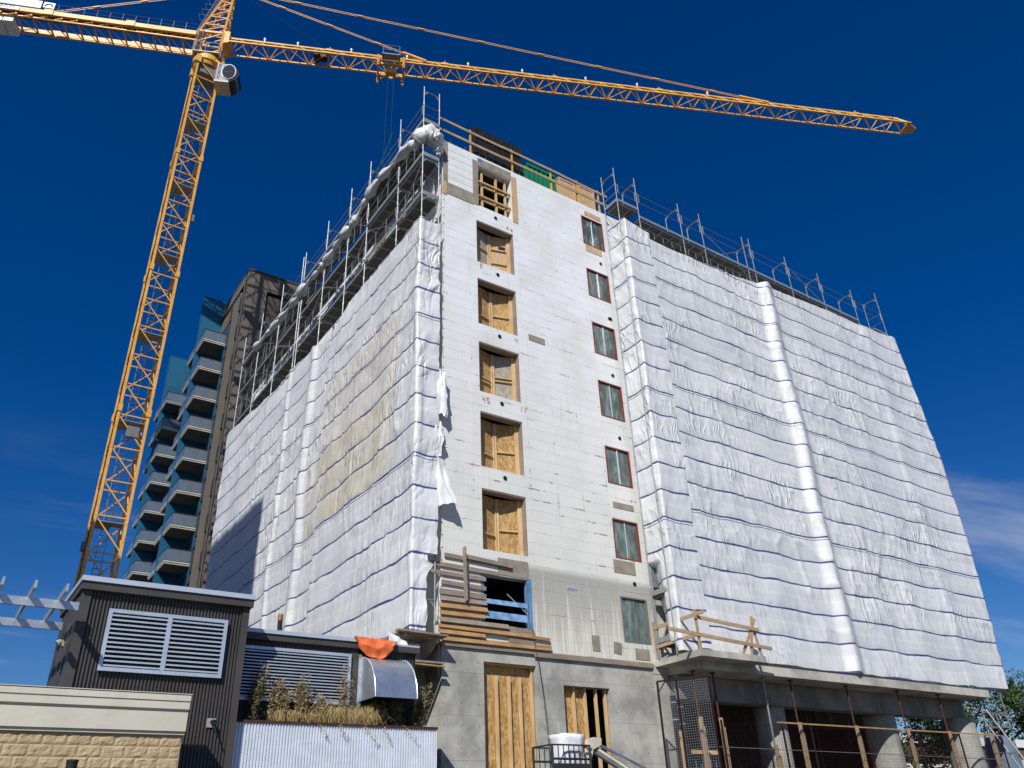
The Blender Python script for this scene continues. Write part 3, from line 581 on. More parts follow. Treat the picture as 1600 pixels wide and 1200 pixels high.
for y0, y1, z0, z1, m in ((3.0,5.2,28.5,30.5,'brace_green'),(7.4,10.3,26.5,28.3,'galv_mid'),(13.4,16.9,24.4,26.3,'galv_mid'),(16.9,20.4,28.3,26.5,'galv_mid'),(20.4,23.6,26.3,24.4,'galv_mid'),(20.4,23.6,28.4,29.6,'galv_mid')):
    rail(ls, (XO+.03, y1 if m == 'brace_green' else y0, z0 if m != 'brace_green' else 28.5), (XO+.03, y0 if m == 'brace_green' else y1, z1), .022, 'brace', m)
for z in (7.2, 9.3):
    head(ls, (XO, -.1), (XI, -.1), z+.9); rail(ls, (-.62, -.1, z), (-.62, -.1, z+.9), .018, 'frame_bar')
p = MB()
for k in range(12): p.tube([(-.95,19.2,24.5+k*.28),(-.55,19.2,24.5+k*.28)], .014, 4)
p.tube([(-.95,19.2,24.3),(-.95,19.2,27.8)], .02, 5); p.tube([(-.55,19.2,24.3),(-.55,19.2,27.8)], .02, 5); p.build('ladder', K['galv_mid'], ls)

rs = thing('scaffold', 'wide steel scaffold on the right wing, bare top deck with steel posts', 'scaffold', (20, -.8, 0), 'scaffolds around the building')
YO, YI = -1.20, -.30
RX = [8.72, 10.05, 12.97, 14.5, 18.3, 21.3, 24.2, 27.3, 30.1]
for i, x in enumerate(RX):
    zt = 29.85 if i < 2 else 29.6
    zb = 7.0 if i < 8 else 0.
    standard(rs, x, YO, zb, zt if i < 8 else 30.4); standard(rs, x, YI, zb, (29.95 if i == 0 else zt-.35) if i < 8 else 30.1)
    head(rs, (x, YO), (x, YI), zt-.3 if i < 8 else 30.0)
for z in (1.0, 2.6, 4.2, 5.3, 5.9):
    rail(rs, (27.9, -1.28, z), (30.1, -1.28, z), .028, 'ledger'); rail(rs, (30.1, -1.28, z+.1), (30.1, -.32, z+.1), .028, 'ledger')
rail(rs, (28.2, -1.3, 6.0), (31.6, -1.3, 2.6), .035, 'brace', 'white'); rail(rs, (29.2,-.4,6.0),(32.6,-.4,2.6), .03, 'brace', 'white'); rail(rs, (29.0,-1.28,5.3),(29.0,-1.28,5.9), .02, 'frame_bar'); rail(rs, (29.6,-.32,5.3),(29.6,-.32,5.9), .02, 'frame_bar')
rail(rs, (29.9,-1.9,2.0),(30.6,-1.6,4.6), .045, 'brace')
deck(rs, 8.78, 10.0, YO+.06, YI-.05, 27.78, 'x')
for a, b in zip(RX[1:-1], RX[2:]):
    if b > 30: continue
    deck(rs, a+.02, b-.02, YO+.05, YI-.03, 27.32, 'x')
    toe(rs, (a, YO-.02), (b, YO-.02), 27.32, .03, .13)
for a, b in zip(RX[:-1], RX[1:]):
    for z in (28.35, 28.85): rail(rs, (a, YO, z), (b, YO, z), .014)
    for x in (a+.12, b-.12): rail(rs, (x, YO-.02, 28.3), (x, YO-.02, 28.85), .02, 'rail_bracket')
    rail(rs, (a, YO, 26.75), (b, YO, 26.75), .016, 'ledger')
    n = max(2, int((b-a)/.5))
    for i in range(n): x = a+(b-a)*(i+.5)/n; rail(rs, (x, YO+.02, 26.4), (x, YO+.02, 26.78), .012, 'tie_bar')
p = deck(rs, 27.3, 29.0, YO+.05, YI, 27.2, 'x', 'ply'); deck(rs, 28.9, 30.1, YO+.05, YI+.3, 27.45, 'x'); 
for z in (28.3, 28.85): rail(rs, (8.72, YO, z), (8.72, YI, z), .016); rail(rs, (30.1, YO, z), (30.1, YI, z), .016)
toe(rs, (8.70, YO), (8.70, YI), 27.78, .03, .14); toe(rs, (8.78, YO-.01), (10, YO-.01), 27.78, .03, .14)
for x0, x1, z0, z1 in ((14.6,18.2,27.3,29.2),(14.5,18.3,28.6,26.5),(21.3,24.2,29.1,27.4),(10.2,12.9,27.1,26.3)): rail(rs, (x0, YI-.1 if z0 < 28 else YO+.03, z0), (x1, YI-.1 if z0 < 28 else YO+.03, z1), .02, 'brace')
p = MB()
for k in range(9): p.tube([(17.75,YO,26.6+k*.32),(18.28,YO,26.6+k*.32)], .016, 4)
p.tube([(17.75,YO,26.2),(17.75,YO,29.5)], .025, 5); p.build('ladder', K['galv_mid'], rs)
rail(rs, (24.3,YO-.03,26.55),(22.6,YO-.03,26.5),.022,'brace','brace_green')
# low bay of the right scaffold, open beside the first-floor window
for x, y in ((8.85,-.25),(8.85,-1.2),(9.5,-.25),(9.5,-1.2)): standard(rs, x, y, 7.0, 10.6, .03)
for z in (7.55, 9.25):
    deck(rs, 8.8, 9.75, -1.25, -.2, z, 'x'); toe(rs, (8.78,-1.27), (9.75,-1.27), z, .03, .18); toe(rs, (8.77,-1.27), (8.77,-.2), z, .03, .18)
p = MB(); p.beam((8.9,-.12,7.1),(9.9,-.12,9.2),.06,.03); p.beam((8.85,-.2,7.0),(9.6,-1.1,7.5),.05,.03); p.build('brace', K['galv_mid'], rs)
p = MB(); p.box(8.86, 9.4, -.3, -.2, 9.6, 10.35); p.build('grey_panel', K['grey_box'], rs)

# ================================================================== sheeting
SP = 1.122
def path_pos(path, u):
    for i in range(len(path)-1):
        a = Vector(path[i]); b = Vector(path[i+1]); L = (b-a).length
        if u <= L or i == len(path)-2: return a+(b-a)*(u/L), (b-a).normalized()
        u -= L
def sheet(name, label, path, sign, top, bot, posts, v0, step=.11, seed=0, amp=1., bulge=None, ridges=(), xform=None, parent=None, group='white sheets on the scaffolds', sag=.035, uoff=0.):
    U = sum((Vector(path[i+1])-Vector(path[i])).length for i in range(len(path)-1))
    nu = max(3, int(U/step)); mb = MB(); mb.uv = []
    vmax = max(top(i*U/nu) for i in range(nu+1)); 
    nv = max(3, int((vmax-bot(0))/step))
    ps = sorted(posts)
    for i in range(nu+1):
        u = U*i/nu; e = .12
        p, t = path_pos(path, u); _, t1 = path_pos(path, max(0, u-e)); _, t2 = path_pos(path, min(U, u+e))
        tn = (t1+t2); tn = tn.normalized() if tn.length > 1e-4 else t
        nrm = Vector((-tn.y, tn.x))*sign
        lo = max([q for q in ps if q <= u+1e-6], default=ps[0]); hi = min([q for q in ps if q > u+1e-6], default=ps[-1])
        f = (u-lo)/(hi-lo) if hi > lo else 0.; span = max(.0, hi-lo)
        dr = .5-.5*math.cos(2*math.pi*max(0, min(1, f))); 
        zt, zb = top(u), bot(u)
        for j in range(nv+1):
            z = zb+(zt-zb)*j/nv
            k = .65+.7*abs(noise.noise(Vector((lo*3.1+seed, math.floor((z-v0)/SP)*1.7, 0))))
            sg = sag*dr*min(1, span/2.5)*k
            v = z-v0+sg
            fb = (v/SP) % 1.0; db = min(fb, 1-fb)*SP
            d = -.016*math.exp(-(db/.10)**2) + .010*math.sin(math.pi*fb)*(0.4+1.4*noise.noise(Vector((u*.5, z*.5, seed+3.))))
            d += -.035*dr*min(1, span/3)
            for rc, rw, ra in ridges:
                q = (u-rc-.10*math.sin(z*.7+rc)-.12*noise.noise(Vector((z*.6, rc, seed))))/rw; q = min(1., q if q > 0 else -q*2.2); d += ra*(1-q*q*(3-2*q))
            w = noise.noise(Vector((u*.4, z*.25, seed+9.)))
            act = .35+.65*max(0., min(1., .5+1.6*noise.noise(Vector((u*.28, z*.33, seed+20.)))))
            d += amp*.045*act*act*max(0., ridge(Vector((u*1.3+w*1.8, z*.30, seed+1.))))**3*(.55+.45*math.cos(2*math.pi*fb))
            d += amp*.028*act*act*max(0., ridge(Vector((u*2.9+z*.35+w*3., z*.42, seed+2.))))**3
            d += amp*.07*max(0., ridge(Vector((u*.75+z*.55, z*.30-u*.22, seed+4.))))**4*max(0., .45+noise.noise(Vector((u*.22, z*.22, seed+6.))))
            d += amp*.032*noise.noise(Vector((u*.6, z*.6, seed+7.)))
            if bulge: d += bulge(u, z)
            P = Vector((p.x+nrm.x*d, p.y+nrm.y*d, z + amp*.03*noise.noise(Vector((u*1.2, z*.7, seed+12.)))))
            if xform: P = xform(P, u, z)
            mb.v.append(tuple(P)); mb.uv.append((u+uoff, v))
    for i in range(nu):
        for j in range(nv):
            a = i*(nv+1)+j; mb.f.append((a, a+nv+1, a+nv+2, a+1)); mb.m.append(0)
    o = mb.build(name, K['sheet'], parent, smooth=True, fix=False)
    if parent is None: tag(o, label, 'sheeting', group)
    return o
def lin(pts):
    def f(u):
        for (a, x), (b, y) in zip(pts[:-1], pts[1:]):
            if u <= b: return x+(y-x)*max(0, u-a)/(b-a)
        return pts[-1][1]
    return f
# left face, near part (turns the corner towards the camera)
def near_edge(P, u, z):                               # the front end stops short of the wall, ragged below 9.4 m
    if u < .82:
        e = .06*ridge(Vector((z*1.3, 1., 5.)))+.05*noise.noise(Vector((z*3., 2., 5.)))
        lim = -.36+e if z > 9.5 else -.72+e*.8
        if z < 9.2 and z > 7.0: lim += .22*max(0., (z-8.7)/.5)
        s = 1-u/.82
        P.x = -1.14+(lim+1.14)*s
        P.y += -.05*s*(1+noise.noise(Vector((z*1.5, 0, 0))))
    return P
s1 = sheet('scaffold_sheet', 'white sheet with blue bands wrapped around the left scaffold corner, partly yellowed', [(-.34,-.19),(-1.19,-.19),(-1.19,8.3)], 1,
      lin([(0,22.85),(.8,23.0),(7.2,22.95),(9.3,22.1)]), lambda u: 7.2 if u > .9 else 7.1, [0,.8,3.1,6.1,8.3,9.3], 22.95-SP*14, .07, 3., .9, None, ((.8,.25,.05),), near_edge)
s2 = sheet('scaffold_sheet', 'long clean white sheet over the far end of the left scaffold, half in shadow', [(-1.16,7.95),(-1.16,24.3)], 1,
      lin([(0,21.95),(2.4,22.6),(4.8,22.95),(8.,22.9),(12,23.4),(16.4,23.95)]), lambda u: 6.9, [0,2.3,5.4,9,12.4,15.6,16.5], 22.82-SP*14, .085, 31., 1., None, ((2.3,.9,.16),(5.5,.5,.10)))
# torn flaps of the near sheet
def flap(pts, seed):
    mb = MB(); mb.uv = []; n = 10
    for i in range(n+1):
        for j in range(n+1):
            a, b = i/n, j/n
            p = (Vector(pts[0])*(1-a)+Vector(pts[1])*a)*(1-b)+(Vector(pts[3])*(1-a)+Vector(pts[2])*a)*b
            p += Vector((noise.noise(Vector((a*3,b*3,seed)))*.10, -.14*ridge(Vector((a*2.5+b,b*2,seed+3)))*(a*.8+.2), noise.noise(Vector((a*3,b*3,seed+7)))*.08))
            mb.v.append(tuple(p)); mb.uv.append((a*.4, .3+b*.5))
    for i in range(n):
        for j in range(n): k = i*(n+1)+j; mb.f.append((k,k+n+1,k+n+2,k+1)); mb.m.append(0)
    mb.build('torn_flap', K['sheet'], s1, smooth=True, fix=False)
flap([(-.42,-.2,14.55),(-.02,-.26,14.4),(-.05,-.3,16.1),(-.4,-.2,16.4)], 2.); flap([(-.42,-.2,11.15),(.22,-.42,11.25),(-.2,-.3,12.75),(-.42,-.2,12.9)], 5.); flap([(-.42,-.18,12.9),(-.2,-.22,12.9),(-.22,-.25,14.2),(-.42,-.18,14.2)], 8.)
# right wing
def strip_x(P, u, z):
    if z < 10.4 and u < .7: P.x += (10.4-z)*.14*(1-u/.7)+.35*(1-u/.7)
    return P
sheet('scaffold_sheet', 'narrow upright white sheet on the right scaffold bay beside the red-framed windows', [(8.76,-.22),(8.76,-1.47),(10.24,-1.47)], -1,
      lin([(0,26.85),(1.1,26.6),(2.7,26.25)]), lambda u: 7.1 if u > 1.0 else 7.5, [0,1.14,2.6], 26.55-SP*18, .08, 51., .9, None, ((1.14,.22,.05),), strip_x, sag=.07)
def edge_x(P, u, z):
    k = max(0., min(1., (u-17.5)/2.6)) if u < 20.2 else 1.
    P.x += k*(.95*math.sin(math.pi*min(1, max(0, (27.2-z)/22.)))+.05)
    return P
sheet('scaffold_sheet', 'very wide white sheet with blue bands covering the whole right wing scaffold', [(10.16,-1.40),(30.3,-1.40),(30.3,-.2)], -1,
      lin([(0,26.0),(2.8,26.05),(4.3,26.1),(6.2,26.15),(8.1,26.4),(11.1,26.62),(14,26.8),(17.1,26.82),(20.1,27.1),(21.2,27.)]), lin([(0,7.05),(8,6.95),(14,6.95),(20,7.05),(21.2,7.05)]), [0,2.8,4.3,8.1,11.1,14.0,17.1,20.1,21.2], 26.05-SP*17, .085, 77., 1.05,
      None, ((8.1,1.0,.34),(17.1,.9,.05),(20.1,.3,.05)), edge_x)
# rolled-up sheeting tied along the left scaffold
def roll(name, pts, radii, label, cat, n=14, sub=10, seed=0., gr=None):
    mb = MB(); mb.uv = []; P = []
    for i in range(len(pts)-1):
        for k in range(sub): P.append(Vector(pts[i]).lerp(Vector(pts[i+1]), k/sub))
    P.append(Vector(pts[-1])); m = len(P)
    for i, p in enumerate(P):
        d = (P[min(i+1,m-1)]-P[max(i-1,0)]).normalized(); a = d.cross(Vector((0,0,1))).normalized(); c = a.cross(d); s = i/sub
        r0 = radii(s)
        for j in range(n):
            t = 2*math.pi*j/n; r = r0*(1+.45*ridge(Vector((math.cos(t)*1.9, math.sin(t)*1.9+i*.09, s*2.5+seed)))+.4*noise.noise(Vector((math.cos(t)*1.5, s*3.6, seed+math.sin(t)))))
            mb.v.append(tuple(p+a*math.cos(t)*r+c*math.sin(t)*r)); mb.uv.append((s*.7, .25+.35*j/n))
    for i in range(m-1):
        for j in range(n): mb.f.append((i*n+j, i*n+(j+1)%n, (i+1)*n+(j+1)%n, (i+1)*n+j)); mb.m.append(0)
    mb.f.append(tuple(range(n))); mb.m.append(0); mb.f.append(tuple((m-1)*n+j for j in range(n))); mb.m.append(0)
    return tag(mb.build(name, K['sheet'], smooth=True), label, cat, gr)
ry = [.5,1.0,2.2,3.8,5.2,6.3,7.2,9.1,11,13.9,16.6,19.7,22.4]; rz = [27.5,27.75,28.0,28.15,28.1,27.85,27.7,27.65,27.6,27.7,27.8,28.0,28.1]
kn = []
for i in range(len(ry)-1):
    n = max(1, round((ry[i+1]-ry[i])/1.25))
    for k in range(n): f = k/n; kn.append((-1.17+random.uniform(-.04,.04), ry[i]+(ry[i+1]-ry[i])*f+random.uniform(-.2,.2), rz[i]+(rz[i+1]-rz[i])*f+random.uniform(-.1,.1)))
roll('rolled_sheet', kn, lambda s: .05+(.09+.05*math.sin(s*2.3)+.04*math.sin(s*5.1))*abs(math.sin(math.pi*s))**.5, 'long rolled-up white sheet tied in bulges along the left scaffold top', 'sheeting', 14, 8, 3., 'rolled white sheets')
roll('bundled_sheet', [(-1.25,.35,27.2),(-1.15,-.1,27.45),(-.85,-.25,27.6),(-.55,-.22,27.45),(-.38,-.15,27.05),(-.36,-.12,26.75)], lambda s: (.10,.24,.31,.27,.16,.08)[min(5,int(s+.5))] if s < 5 else .08, 'fat bundle of white sheeting hung at the top left scaffold corner', 'sheeting', 20, 8, 11., 'rolled white sheets')
mb = MB(); mb.uv = []
for i in range(13):
    for j in range(15):
        a, b = i/12, j/14; mb.v.append((-.2+.1*noise.noise(Vector((a*3,b*3,1)))-.05*ridge(Vector((a*4,b*2,4))), .4+a*2.6, 24.6+b*2.6-a*.2+.1*noise.noise(Vector((a*4,b,2))))); mb.uv.append((a*2.6,.3+.4*b))
for i in range(12):
    for j in range(14): k = i*15+j; mb.f.append((k,k+15,k+16,k+1)); mb.m.append(0)
tag(mb.build('loose_sheet', K['sheet'], smooth=True, fix=False), 'loose white sheet hanging on the wall behind the top left scaffold decks', 'sheeting')
# ================================================================== dark utility building with louvres (two blocks)
def corr(mb, x0, x1, y, z0, z1, pitch, dep, sine=False):
    pts = []; x = x0
    pr = ((0,0),(.42,0),(.50,1),(.92,1))
    while x < x1-1e-6:
        for a, d in pr:
            if x+a*pitch <= x1: pts.append((x+a*pitch, y+d*dep))
        x += pitch
    pts.append((x1, y))
    n = len(mb.v)
    for px_, py_ in pts: mb.v += [(px_,py_,z0),(px_,py_,z1)]
    for i in range(len(pts)-1): mb.f.append((n+2*i, n+2*i+2, n+2*i+3, n+2*i+1)); mb.m.append(0)
def louvre(parent, x0, x1, y, z0, z1, n, mid=True, fw=.075):
    f = MB()
    for a in ((x0,x1,z1-fw,z1),(x0,x1,z0,z0+fw),(x0,x0+fw,z0+fw,z1-fw),(x1-fw,x1,z0+fw,z1-fw)): f.box(a[0],a[1],y-.05,y+.02,a[2],a[3])
    xm = (x0+x1)/2
    if mid: f.box(xm-.045, xm+.045, y-.055, y+.02, z0+fw, z1-fw)
    fo = f.build('louvre', K['louv'], parent)
    s = MB(); h = (z1-z0-2*fw)/n
    for k in range(n):
        z = z0+fw+h*(k+.5)
        for a, b in (((x0+fw,xm-.045),(xm+.045,x1-fw)) if mid else ((x0+fw,x1-fw),)):
            s.prism([(a,y-.047,z-h*.30),(a,y-.036,z-h*.30),(a,y+.03,z+h*.10),(a,y+.03,z+h*.22),(a,y-.047,z+h*.07)], (0,0,0), (b-a,0,0))
    s.build('slats', K['louv'], fo)
    b = MB(); b.q((x0+fw,y+.04,z0+fw),(x1-fw,y+.04,z0+fw),(x1-fw,y+.04,z1-fw),(x0+fw,y+.04,z1-fw)); b.build('backing', K['louv_in'], fo, fix=False)
    return fo
ub = thing('utility_building', 'dark ribbed steel building with a large pale louvre in its front', 'building', (-8.6, -1.7, 0))
m = MB(); corr(m, -10.22, -6.95, -3.0, 0, 6.55, .0720, .050); m.box(-10.35,-6.87,-2.96,-.4,0,6.5); m.build('ribbed_wall', K['dark'], ub)
m = MB(); m.box(-10.38,-10.2,-3.035,-2.9,0,6.56); m.box(-7.0,-6.85,-3.035,-2.9,0,6.56); m.box(-10.375,-10.352,-2.9,-.38,0,6.5)
for y in (-2.4,-1.75,-1.1): m.box(-10.392,-10.375,y,y+.03,0,6.5)
m.build('corner_trim', K['dark'], ub)
m = MB(); m.box(-10.43,-6.8,-3.14,-.3,6.5,6.665); m.build('fascia', K['dark'], ub)
m = MB(); m.box(-10.46,-6.78,-3.18,-.26,6.665,6.77); m.build('roof_capping', K['cap'], ub)
louvre(ub, -9.81, -7.32, -3.05, 4.91, 6.16, 12)
u2 = thing('utility_building', 'lower dark ribbed block with a striped louvre behind the dry planter', 'building', (-5, -1.2, 0))
m = MB(); corr(m, -6.85, -2.1, -2.2, 0, 6.0, .0720, .050); m.box(-6.84,-2.05,-2.16,-.3,0,5.98); m.build('ribbed_wall', K['dark'], u2)
m = MB(); m.box(-6.84,-2.0,-2.32,-.2,5.98,6.13); m.build('fascia', K['dark'], u2)
m = MB(); m.box(-6.84,-3.74,-2.36,-.16,6.13,6.22); m.box(-3.73,-2.0,-2.3,-.16,6.13,6.18); m.build('roof_capping', K['cap'], u2)
louvre(u2, -6.83, -3.93, -2.25, 4.62, 5.83, 15, False, .07)
m = MB(); m.box(-3.92,-3.72,-2.23,-2.15,0,5.98); m.build('corner_trim', K['dark'], u2)
# curved duct hood
h = thing('duct_hood', 'curved galvanised metal duct hood on the dark wall beside the orange tarpaulin', 'duct hood', (-2.85, -2.2, 4.7))
m = MB(); arc = []
for k in range(15):
    t = math.pi/2*k/14; arc.append((-2.2-.92*math.sin(t)*1.0, 4.72+1.05*math.cos(t)))
N0 = len(m.v)
for y, z in arc: m.v += [(-3.62,y,z),(-2.48,y,z)]
for i in range(14): m.f.append((N0+2*i,N0+2*i+1,N0+2*i+3,N0+2*i+2)); m.m.append(0)
m.build('curved_sheet', K['hood'], h, smooth=True)
for x in (-3.62,-2.48):
    m = MB(); m.prism([(x,y,z) for y, z in arc]+[(x,-2.2,4.72)], (-.008,0,0), (.008,0,0)); m.build('side_sheet', K['hood'], h)
    m = MB(); m.tube([(x,y-.004,z+.004) for y, z in arc], .014, 5); m.build('edge_bead', K['cap'], h)
m = MB(); m.box(-3.70,-3.6,-2.24,-2.19,4.6,5.85); m.build('flange', K['galv'], h)
# concrete face and pipes between duct and building corner
m = MB(); m.box(-2.0,-.02,.9,1.1,0,6.3); tag(m.build('retaining_wall', K['conc']), 'shaded grey concrete wall between the curved duct and the building corner', 'wall')
for z, lb in ((5.35,'upper pale conduit across the shaded concrete wall by the curved duct'),(4.52,'lower pale conduit across the shaded concrete wall by the curved duct')):
    m = MB(); m.box(-2.0,-.0,.8,.9,z,z+.06); tag(m.build('conduit', K['louv']), lb, 'conduit', 'conduits beside the duct hood')
# orange tarpaulin
m = MB(); n = 20
for i in range(n+1):
    for j in range(n+1):
        a, b = i/n, j/n
        x = -3.95+1.18*a+.06*b*(1-a)-.03*b*a; hang = (.06+.44*math.sqrt(max(0., 1-(2*a-1)**2)))*b
        m.v.append((x, -2.40-.07*ridge(Vector((a*2.2,b*1.2,3)))*b-.06*noise.noise(Vector((a*5,b*3,1)))-.05*math.sin(math.pi*b), 6.27-.05*a-hang+.03*noise.noise(Vector((a*4,b*4,7)))))
for i in range(n):
    for j in range(n): k = i*(n+1)+j; m.f.append((k,k+n+1,k+n+2,k+1)); m.m.append(0)
t = m.build('tarpaulin', K['orange'], smooth=True, fix=False); tag(t, 'bright orange tarpaulin draped over the edge of the low dark roof', 'tarpaulin')
m = MB(); m.beam((-3.9,-2.36,6.24),(-2.7,-2.36,6.20),.05,.05); m.build('weight_board', K['lumx'], t)
m = MB()
for i in range(9):
    for j in range(9):
        a, b = i/8, j/8; m.v.append((-2.72+.62*a+.1*b*noise.noise(Vector((a*4,b*3,2))), -1.9+.1*ridge(Vector((a*3,b*2,6))), 6.62-.30*a-.72*b*(1-.35*a)))
for i in range(8):
    for j in range(8): k = i*9+j; m.f.append((k,k+9,k+10,k+1)); m.m.append(0)
tag(m.build('loose_sheet', K['sack'], smooth=True, fix=False), 'torn white sheet corner hanging between the orange tarpaulin and the plank platform', 'sheeting')
p = MB(); p.tube([(-5.57,-1.5,6.2),(-5.58,-1.5,6.66)], .06, 14); v = p.build('vent_pipe', K['black']); tag(v, 'short black vent pipe with copper cap on the low dark roof', 'pipe')
p = MB(); p.tube([(-5.58,-1.5,6.66),(-5.58,-1.5,6.82)], .066, 14); p.build('cap', K['copper'], v)
# gooseneck wall fixture and flood light
lp = thing('wall_fixture', 'black swivel fixture with a thin arm on a square plate, low on the ribbed wall', 'light fixture', (-7.38, -3.05, 3.9))
p = MB(); p.box(-7.47,-7.29,-3.03,-3.0,3.92,4.10); p.build('back_plate', K['lampg'], lp)
p = MB(); p.tube([(-7.38,-3.03,4.03),(-7.37,-3.14,4.02),(-7.36,-3.16,3.95)], [.03,.055,.035], 10); p.tube([(-7.36,-3.16,3.97),(-7.31,-3.22,3.80),(-7.27,-3.24,3.72)], [.02,.014,.012], 8); p.build('arm', K['black'], lp)
lp = thing('flood_light', 'small pale flood light under the dark eave beside the pergola', 'light fixture', (-10.42, -1.75, 5.6))
p = MB(); p.tube([(-10.40,-1.75,5.70),(-10.44,-1.75,5.68),(-10.50,-1.75,5.63)], [.03,.06,.075], 12); p.build('lamp_head', K['lampg'], lp)
p = MB(); p.box(-10.41,-10.37,-1.82,-1.68,5.58,5.80); p.build('base_plate', K['lampg'], lp)
# ================================================================== corrugated planter and dry plants
pl = thing('planter', 'pale corrugated metal planter full of dry plants below the striped louvre', 'planter', (-4.2, -2.5, 0))
m = MB(); corr(m, -6.84, -1.74, -2.8, 0, 4.08, .0690, .034, True); m.build('corrugated_panel', K['white_corr'], pl, smooth=False)
m = MB(); m.box(-6.84,-1.72,-2.83,-2.76,4.08,4.13); m.build('cap_rail', K['rust'], pl)
m = MB(); m.box(-6.84,-1.74,-2.75,-2.26,3.2,4.0); m.build('soil', K['bark'], pl)
m = MB(); m.box(-1.76,-1.73,-2.79,-2.2,0,4.08); m.build('end_panel', K['white_corr'], pl)
def stalk_plant(x, y, z, h, nst, spread, leafm, label, dens=26, lean=(0,0), sz=.03, seed=0, stemm='bark', group='dry plants in the planter'):
    rnd = random.Random(seed); r0 = thing('dry_plant', label, 'plant', (x, y, z), group)
    st = MB(); lf = MB()
    for s in range(nst):
        a = rnd.uniform(0, 6.28); d = rnd.uniform(0, spread); hh = h*rnd.uniform(.55, 1.)
        b = Vector((x+rnd.uniform(-.10,.10)*spread*6, y+rnd.uniform(-.12,.1), z-.1)); tip = b+Vector((math.cos(a)*d+lean[0]*hh, math.sin(a)*d*.6+lean[1]*hh, hh))
        mid = b.lerp(tip, .5)+Vector((rnd.uniform(-.04,.04), rnd.uniform(-.04,.04), .06*hh))
        st.tube([b, mid, tip], [.006,.0045,.002], 4, False)
        for k in range(dens):
            t = rnd.uniform(.12, 1.05); c = (b.lerp(mid, t*2) if t < .5 else mid.lerp(tip, t*2-1)) + Vector((rnd.gauss(0,.045),rnd.gauss(0,.045),rnd.gauss(0,.03)))
            q = sz*rnd.uniform(.5,1.3); n1 = Vector((rnd.gauss(0,1),rnd.gauss(0,1),rnd.gauss(0,1))).normalized(); n2 = n1.orthogonal().normalized()
            lf.q(c-n1*q, c+n2*q*.4, c+n1*q, c-n2*q*.4)
    st.build('stems', K[stemm], r0, fix=False); lf.build('leaves', K[leafm], r0, fix=False)
def grass_tuft(x, y, z, h, n, spread, label, seed, group='straw tufts in the planter'):
    rnd = random.Random(seed); m = MB()
    for k in range(n):
        a = rnd.uniform(0,6.28); d = rnd.random()*spread; b = Vector((x+rnd.uniform(-spread,spread)*.8, y+rnd.uniform(-.15,.1), z-.05))
        tip = b+Vector((math.cos(a)*d*.7, math.sin(a)*d*.5-.1, h*rnd.uniform(.4,1.))); mid = b.lerp(tip,.6)+Vector((0,0,h*.22)); tip.z -= h*rnd.uniform(0,.4)
        s = Vector((rnd.gauss(0,1),rnd.gauss(0,.4),0)).normalized()*.006
        m.q(b-s,b+s,mid+s*.8,mid-s*.8); m.q(mid-s*.8,mid+s*.8,tip+s*.2,tip-s*.2)
    tag(m.build('straw_tuft', K['straw'], fix=False), label, 'grass', group)
for i, a in enumerate(((-6.35,1.35,7,.12,'olive','tall thin withered plant nearest the dark building',34),(-5.75,1.05,16,.30,'dry','bushy dry plant just right of the tall thin plant',30),(-5.2,1.15,13,.22,'dry','tall dry plant left of the straw tuft',30),(-4.7,.8,10,.25,'dry','short dry plant behind the left end of the straw',26),(-4.15,1.45,6,.10,'dry','tallest dry stalk with pale seed heads, above the straw',24),(-3.25,.75,12,.25,'olive','low withered plant under the left edge of the duct hood',26),(-2.75,1.25,14,.2,'olive','dry plant standing in front of the duct hood',30),(-2.2,1.1,13,.22,'olive','withered greenish plant leaning at the right planter end',34))):
    stalk_plant(a[0], -2.5, 4.08, a[1]*1.08, a[2]+5, a[3], a[4], a[5], a[6]+22, ((.22 if i == 7 else (.12 if i == 0 else .0)), -.04), .05, 40+i)
grass_tuft(-4.45,-2.5,4.08,.62,560,.55,'left pale straw tuft at the centre of the planter',3); grass_tuft(-3.75,-2.5,4.08,.64,700,.6,'right and larger pale straw tuft beside the duct hood',4); grass_tuft(-5.45,-2.52,4.08,.48,400,.55,'thin straw tuft below the bushy dry plants',5)
rnd = random.Random(9); m = MB()
for s in range(5):
    b = Vector((-4.9+s*.55,-2.84,4.1)); e = b+Vector((rnd.uniform(.05,.4),-.10,-rnd.uniform(.15,.45))); m.tube([b+Vector((0,.1,.05)),b.lerp(e,.5)+Vector((0,-.05,.03)),e],.004,4,False)
    for k in range(22): c = b.lerp(e,rnd.random())+Vector((rnd.gauss(0,.03),rnd.gauss(0,.03),rnd.gauss(0,.03))); q = .02; n1 = Vector((rnd.gauss(0,1),rnd.gauss(0,1),rnd.gauss(0,1))).normalized(); n2 = n1.orthogonal(); m.q(c-n1*q,c+n2*q*.5,c+n1*q,c-n2*q*.5)
tag(m.build('trailing_stems', K['straw'], fix=False), 'dry stems trailing over the planter rim onto the corrugated metal', 'plant')
